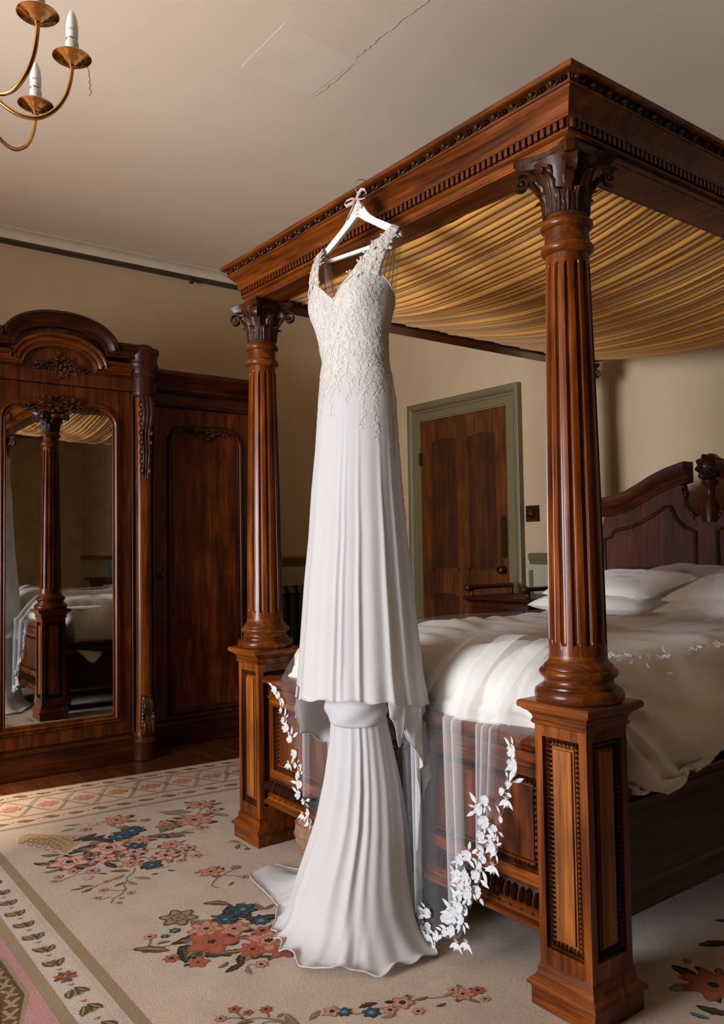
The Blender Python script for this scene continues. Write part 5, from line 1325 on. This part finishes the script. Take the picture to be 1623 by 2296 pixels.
cascade(1.05, 2.35, lambda u: .74, lambda u: interp([(0, .70), (.14, .61), (.25, .65), (.45, .56), (.7, .50), (.85, .48), (1, .40)], u)[0], .012, 2.5, 'side_cascade', -.008, .005)
cascade(1.75, 3.1, lambda u: .76, lambda u: interp([(0, .50), (.1, .30), (.3, .15), (.6, .10), (1, .10)], u)[0], .012, 3.5, 'side_cascade', -.030, .003)
cascade(-2.9, -.6, lambda u: .76, lambda u: interp([(0, .50), (.25, .53), (.5, .55), (.72, .60), (.82, .635), (.92, .67), (1, .70)], u)[0], .008, 2, 'side_cascade', .006, .004)

# lace: leaf sprays and small flowers applied on the bodice and upper skirt
def spray_mesh(seed, flower):
    r_ = random.Random(seed); mb = MB()
    def leaf(x_, y_, a, L, wd):
        ca, sa = math.cos(a), math.sin(a)
        P = lambda t, s, h: (x_ + ca * t * L - sa * s * wd, y_ + sa * t * L + ca * s * wd, h)
        mb.add([P(0, 0, .0004), P(.35, .5, .0006), P(.7, .38, .0006), P(1, 0, .0004), P(.7, -.38, .0006), P(.35, -.5, .0006), P(.5, 0, .0024)], [(0, 5, 6), (5, 4, 6), (4, 3, 6), (3, 2, 6), (2, 1, 6), (1, 0, 6)])
    stem = [(0, -.03 + .06 * t, .001) for t in [i / 6 for i in range(7)]]
    stem = [(x_ + .006 * math.sin(5 * y_ * 20), y_, z_) for x_, y_, z_ in stem]
    mb.tube(stem, .0007, 4)
    for i in range(7):
        y_ = -.026 + i * .009; s = 1 if i % 2 else -1
        leaf(.006 * math.sin(100 * y_), y_, PI / 2 + s * -.75, .017 * r_.uniform(.8, 1.2), .0065)
    leaf(0, .03, PI / 2, .014, .006)
    if flower:
        for k in range(5): leaf(.002, -.03, k * 2 * PI / 5 + .3, .0115, .0095)
        mb.blob(.002, -.03, .002, .0025, .0025, .002, 6, 4)
    return mb.mesh('lace_spray', M['lace'], 60)
SPR = [spray_mesh(1, True), spray_mesh(2, False), spray_mesh(3, True)]
def frame_at(fn, th, z, h=1e-3):
    p = Vector(fn(th, z)); e1 = (Vector(fn(th + .02, z)) - p).normalized(); e2 = (Vector(fn(th, z + .004)) - p).normalized()
    n_ = e1.cross(e2).normalized()
    return p, e1, n_.cross(e1).normalized() * 1.0, n_
def place(me, name, parent, p, e1, e2, n_, roll, sc, lift=.0012):
    c, s = math.cos(roll), math.sin(roll)
    X = e1 * c + e2 * s; Y = n_.cross(X)
    mt = Matrix((X * sc, Y * sc, n_ * sc)).transposed().to_4x4(); mt.translation = p + n_ * lift
    o = bpy.data.objects.new(name, me); COL.objects.link(o); o.parent = parent; o.matrix_local = mt
    return o
rl = random.Random(21)
fn_b = lambda th, z: skirt_pt(th, z)
SPV = [([v.co.copy() for v in m_.vertices], [tuple(p.vertices) for p in m_.polygons]) for m_ in SPR]
def spray_on(th, z, roll, sc, parent, k):
    vs, fs = SPV[k]; c, s_ = math.cos(roll), math.sin(roll)
    a, b, _, _ = ell(z); r = math.hypot(a * math.cos(th), b * math.sin(th))
    out = []
    for q in vs:
        x_, y_ = (q.x * c - q.y * s_) * sc, (q.x * s_ + q.y * c) * sc
        zz = min(z + y_, ztop(th + x_ / r) + .006)
        out.append(skirt_pt(th + x_ / r, zz, q.z * .62 + .0005))
    MB().add(out, fs).build('lace_spray', M['lace'], parent, 60, recalc=False)
zz_ = 2.04; row = 0
while zz_ > 1.70:
    for k in range(13):
        th = -1.35 + k * .27 + (row % 2) * .13 + rl.uniform(-.05, .05)
        if zz_ > ztop(th) - .012: continue
        if zz_ > 1.87 and 1.15 < th < 1.8: continue
        spray_on(th, zz_ + rl.uniform(-.008, .008), rl.uniform(-.6, .6) + (PI if zz_ < 1.86 else 0), rl.uniform(.75, 1.0), bod if zz_ > ZW else skt, rl.randrange(3))
    zz_ -= .030; row += 1
for z in [1.68, 1.64, 1.60, 1.56, 1.52]:      # pointed ends hanging onto the skirt
    for th in (-1.1, -.55, -.1, .35, .75, 1.05, 1.62):
        lim = {-1.1: 1.60, -.55: 1.63, -.1: 1.62, .35: 1.64, .75: 1.58, 1.05: 1.53, 1.62: 1.5}[th]
        if z > lim: spray_on(th + rl.uniform(-.04, .04), z, PI + rl.uniform(-.3, .3), .8, skt, rl.randrange(3))
for i in range(12):
    spray_on(2.0 + rl.uniform(-.07, .07), 1.68 - i * .034, PI + rl.uniform(-.4, .4), .9, skt, 1)
# shoulder straps of lace: from the hanger arms down to the cups, front and back
def strap(side, name):
    def front(u, v):
        # u across, v from hanger (0) to cup (1)
        s0 = side * .166; top = Vector(HT(s0 + side * .014 * (u - .5) * 2, 2.2095 - (.016 if True else 0) * u, .013))
        th = side * (.33 + .78 * u); zt_ = ztop(th) - .006
        bot = Vector(skirt_pt(th, zt_, .002))
        p = top.lerp(bot, v); p += Vector((nx_, ny_, 0)) * (.012 * math.sin(PI * v))
        return tuple(p)
    def back(u, v):
        s0 = side * .166; top = Vector(HT(s0 + side * .012 * (u - .5) * 2, 2.2095 - .016 * u, -.012))
        th = side * (1.95 + .45 * (1 - u)); bot = Vector(skirt_pt(th, ztop(th) - .004, .001))
        return tuple(top.lerp(bot, v))
    def over(u, v):
        a = PI * v; s0 = side * .166
        return HT(s0 + side * .014 * (u - .5) * 2, 2.2095 - .016 * u + .006 * math.sin(a), .013 * math.cos(a))
    st_ = MB().grid(10, 20, front).grid(10, 8, over).build(name, M['lace'], dress, 180, recalc=False)
    st_.modifiers.new('t', 'SOLIDIFY').thickness = .0016
    MB().grid(8, 16, back).build('sheer_back', M['sheer'], st_, 180, recalc=False)
    def side_net(u, v):
        a = Vector(front(1, v)); b = Vector(back(0, v)); return tuple(a.lerp(b, u))
    MB().grid(8, 16, side_net).build('sheer_side', M['sheer'], st_, 180, recalc=False)
    for u in (.25, .55, .85): MB().tube([side_net(u, v / 12) for v in range(13)], .0014, 5).build('strap_cord', M['lace'], st_, 80)
    MB().tube([front(1, i / 20) for i in range(21)], .0016, 5).build('strap_edge', M['lace'], st_, 80); MB().tube([front(0, i / 20) for i in range(21)], .0016, 5).build('strap_edge', M['lace'], st_, 80)
    ff = lambda a, b: front(a, 1 - b)
    for i in range(26):
        u = rl.uniform(.0, 1.0); v = rl.uniform(0.02, 1.0)
        p = Vector(front(u, v)); e1 = (Vector(front(u + .05, v)) - p).normalized(); e2 = (Vector(front(u, v - .03)) - p).normalized(); n_ = e1.cross(e2).normalized()
        if n_.dot(Vector((nx_, ny_, 0))) < 0: e1 = -e1; n_ = -n_
        place(SPR[rl.choice((0, 2, 0))], 'lace_spray', st_, p, e1, n_.cross(e1), n_, rl.uniform(-1.5, 1.5), rl.uniform(.5, .75), .002)
strap(-1, 'lace_strap'); strap(1, 'lace_strap')

# ------------------------------------------------------------------ veil: tulle over the bed, falling over the footboard, lace along its edge
veil = thing('bridal_veil', 'long sheer white tulle veil with lace flower edging, spread over the bed and footboard', 'veil')
ZBOT = [(-.56, .66), (-.52, .60), (-.46, .49), (-.40, .38), (-.346, .27), (-.27, .16), (-.15, .08), (0, .06), (.2, .05), (.30, .045), (.40, .055), (.47, .09), (.505, .20), (.53, .29), (.57, .33), (.60, .42), (.64, .52), (.675, .60), (.70, .655)]
def vfold(x_): return math.sin(x_ * 31) * .5 + .55 * math.sin(x_ * 53 + 1.7) + .4 * math.sin(x_ * 17 + .6)
def bed_front(x_): return .05
def veil_drop(x_, w_):
    # w_ 0 at the footboard cap, 1 at the hem
    zb_ = interp(ZBOT, x_)[0]; z = .69 + (zb_ - .69) * w_
    y_ = -.078 - .016 * smooth01(w_ / .15) - .013 * vfold(x_) * smooth01(w_ / .2) - .012 * w_
    return (x_ + .004 * math.sin(9 * w_ + x_ * 20) , y_, z)
def veil_pt(u, v):
    x_ = -.56 + 1.255 * u
    if v > .5: return veil_drop(x_, (v - .5) / .5)
    q = v / .5       # 0 at the pillows, 1 at the footboard cap
    y_ = 1.42 - 1.5 * q
    xs = x_ + (.02 + .10 * (1 - q)) * u - .10 * (1 - u) * (1 - q)
    zt_ = duvet_top(xs, max(.06, y_)) + .014 + .004 * vfold(x_ * .8 + y_ * .25)
    if y_ > .14: z = zt_
    else:
        k = (.14 - y_) / (.14 + .078); z = zt_ + (.694 - zt_) * k ** 1.5
        z += .02 * math.sin(PI * k)
    edge = max(0, abs(xs - .02) - .6)
    return (xs, y_, z - .55 * edge ** 1.4 * (1 if y_ > .12 else .0))
MB().grid(150, 150, veil_pt).build('tulle', M['tulle'], veil, 180, recalc=False)
# gathered folds of a second layer of net
def fold_strip(xa, wd_, zend, name='tulle_fold', lean=0.0):
    def fn(u, v):
        x_ = xa + wd_ * (u - .5) * (1 - .35 * v) + lean * v
        if v < .25:
            k = v / .25; y_ = .16 - .245 * k; zt_ = duvet_top(x_, max(.06, y_)) + .022
            return (x_ + .05 * (1 - k), y_, zt_ + (.70 - zt_) * k ** 1.5 + .024 * math.sin(PI * k))
        k = (v - .25) / .75
        return (x_, -.092 - .02 * math.sin(PI * u) - .012 * k, .70 + (zend - .70) * k)
    return MB().grid(9, 50, fn).build(name, M['tullefold'], veil, 180, recalc=False)
for xa, wd_, ze, ln in ((.245, .035, .09, .03), (.41, .085, .10, .02), (.43, .045, .14, .03), (.54, .05, .36, .0), (.56, .03, .40, -.01), (.59, .025, .45, -.01), (-.36, .04, .3, .02), (-.2, .04, .12, .02)): fold_strip(xa, wd_, ze, 'tulle_fold', ln)
# rumpled heap of the net towards the pillows
def heap(u, v):
    x_ = -.02 + .66 * u; y_ = .85 + .95 * v
    base = duvet_top(x_, y_) + .02; pil = .99 + .02 * math.sin(5 * u)
    k = smooth01((y_ - 1.38) / .22)
    z = base + (pil + .075 - base) * k + .028 * abs(nz(x_ * 5, y_ * 2.2, 3)) + .02 * abs(math.sin(x_ * 26 + 3 * nz(x_ * 2, y_ * 2, 1) + y_ * 5)) * math.sin(PI * u) * math.sin(PI * v)
    return (x_ + .03 * nz(v * 3, u, 2), y_ + .03 * nz(u * 3, v, 9), z)
MB().grid(70, 80, heap).build('tulle_heap', M['tullefold'], veil, 180, recalc=False)
# lace flowers and leaves
def lace_flower(r, n, seed):
    r_ = random.Random(seed); mb = MB()
    for k in range(n):
        a = 2 * PI * k / n + r_.uniform(-.1, .1); L = r * r_.uniform(.92, 1.08)
        ca, sa = math.cos(a), math.sin(a); wd_ = L * .9 * 5 / n
        prof = [(.12, .10), (.35, .30), (.6, .47), (.82, .5), (.96, .33), (1.0, 0)]
        up = [(t, s) for t, s in prof]; lo = [(t, -s) for t, s in prof[:-1]][::-1]
        pts = [(x_ * L, y_ * wd_) for x_, y_ in up + lo]
        vs = [(ca * p - sa * q, sa * p + ca * q, .001 + .004 * (p / L) ** 2 + .0015 * math.sin(p * 900)) for p, q in pts]
        b = len(vs); vs.append((ca * L * .55, sa * L * .55, .0012)); m_ = len(pts)
        mb.add(vs, [(i, (i + 1) % m_, b) for i in range(m_)])
    mb.blob(0, 0, .002, r * .16, r * .16, r * .1, 8, 4)
    for k in range(7): a = k * 2 * PI / 7; mb.blob(r * .3 * math.cos(a), r * .3 * math.sin(a), .0025, r * .045, r * .045, r * .045, 5, 3)
    return mb.mesh('lace_flower', M['veillace'], 60)
def lace_leaf(L, wd_):
    mb = MB(); T_ = [0, .15, .35, .6, .82, 1]; W_ = [.12, .6, 1, .85, .45, 0]
    vs = [(t * L, w_ * wd_ / 2, .0006 + .003 * t * t) for t, w_ in zip(T_, W_)] + [(t * L, -w_ * wd_ / 2, .0006 + .003 * t * t) for t, w_ in zip(T_, W_)] + [(t * L, 0, .0024 + .003 * t * t) for t in T_]
    fs = []
    for i in range(5): fs += [(i, i + 1, 13 + i, 12 + i), (12 + i, 13 + i, 7 + i, 6 + i)]
    mb.add(vs, fs); mb.tube([(-.012, 0, .001), (L * .4, 0, .002)], .0009, 4)
    return mb.mesh('lace_leaf', M['veillace'], 60)
LF = [lace_flower(.0165, 5, 1), lace_flower(.0145, 5, 2), lace_flower(.0105, 6, 3)]; LL = [lace_leaf(.034, .0125), lace_leaf(.026, .0105), lace_leaf(.021, .008)]
edge = []
xs = -.555
while xs < .70:
    edge.append((xs, veil_drop(xs, 1)))
    dz = interp(ZBOT, xs + .004)[0] - interp(ZBOT, xs)[0]; xs += .034 / max(1, math.hypot(1, dz / .004))
rv = random.Random(8)
nfl = nlf = 0
def lace_at(p, n_, along, big=True):
    global nfl, nlf
    n_ = n_.normalized(); e1 = (along - n_ * along.dot(n_)).normalized(); e2 = n_.cross(e1)
    place(LF[rv.choice((0, 0, 1, 2)) if big else 2], 'lace_flower', veil, p, e1, e2, n_, rv.uniform(0, 6), rv.uniform(.9, 1.15), .003); nfl += 1
    an0 = rv.uniform(0, 2 * PI)
    for q in range(rv.choice((1, 2, 2, 3)) if nlf < 230 else 1):
        an = an0 + q * .75 + rv.uniform(-.1, .1)
        d = e1 * math.cos(an) + e2 * math.sin(an)
        place(rv.choice(LL), 'lace_leaf', veil, p + d * .016, e1, e2, n_, an, rv.uniform(.85, 1.15), .0025); nlf += 1
for x_, p in edge:
    zb_ = p[2]
    rows = 1 if zb_ > .12 else (2 if rv.random() < .6 else 1)
    if .40 < x_ < .54: rows = 2
    elif zb_ > .2 and rv.random() < .12: continue
    for r_ in range(rows):
        q = Vector(p) + Vector((rv.uniform(-.012, .012), -.004 - .003 * r_, .012 + .040 * r_ + rv.uniform(-.008, .014)))
        lace_at(q, Vector((rv.uniform(-.2, .35), -1, rv.uniform(-.1, .25))), Vector((1, 0, 0)))
for x_, z_ in ((.475, .23), (.49, .27), (.47, .31), (.50, .33), (.455, .26), (.46, .19), (.44, .15), (.505, .24), (.555, .40), (.57, .44), (.55, .47), (.575, .50), (.595, .38)):
    lace_at(Vector((x_, -.118, z_)), Vector((.2, -1, .1)), Vector((1, 0, 0)))
# hanging leaf tips below the hem
for x_, z_ in ((.30, .055), (.33, .05), (.45, .07), (.49, .085), (.60, .33), (.655, .52), (-.35, .235), (-.44, .40)):
    for k in range(4):
        an = -PI / 2 + (k - 1.5) * .6
        place(LL[k % 3], 'lace_leaf', veil, Vector((x_, -.12, z_)), Vector((1, 0, 0)), Vector((0, 0, 1)), Vector((0, -1, 0)), an, 1.0, .002); nlf += 1
# lace along the side edge of the veil on the bed
for i in range(26):
    y_ = .10 + .042 * i; p = veil_pt(.985, (1.42 - y_) / 3.0)
    if nlf < 297: lace_at(Vector(p) + Vector((rv.uniform(-.02, .02), 0, .004)), Vector((.35 + rv.uniform(-.4, .4), rv.uniform(-.4, .2), 1)), Vector((0, 1, 0)), rv.random() < .5)
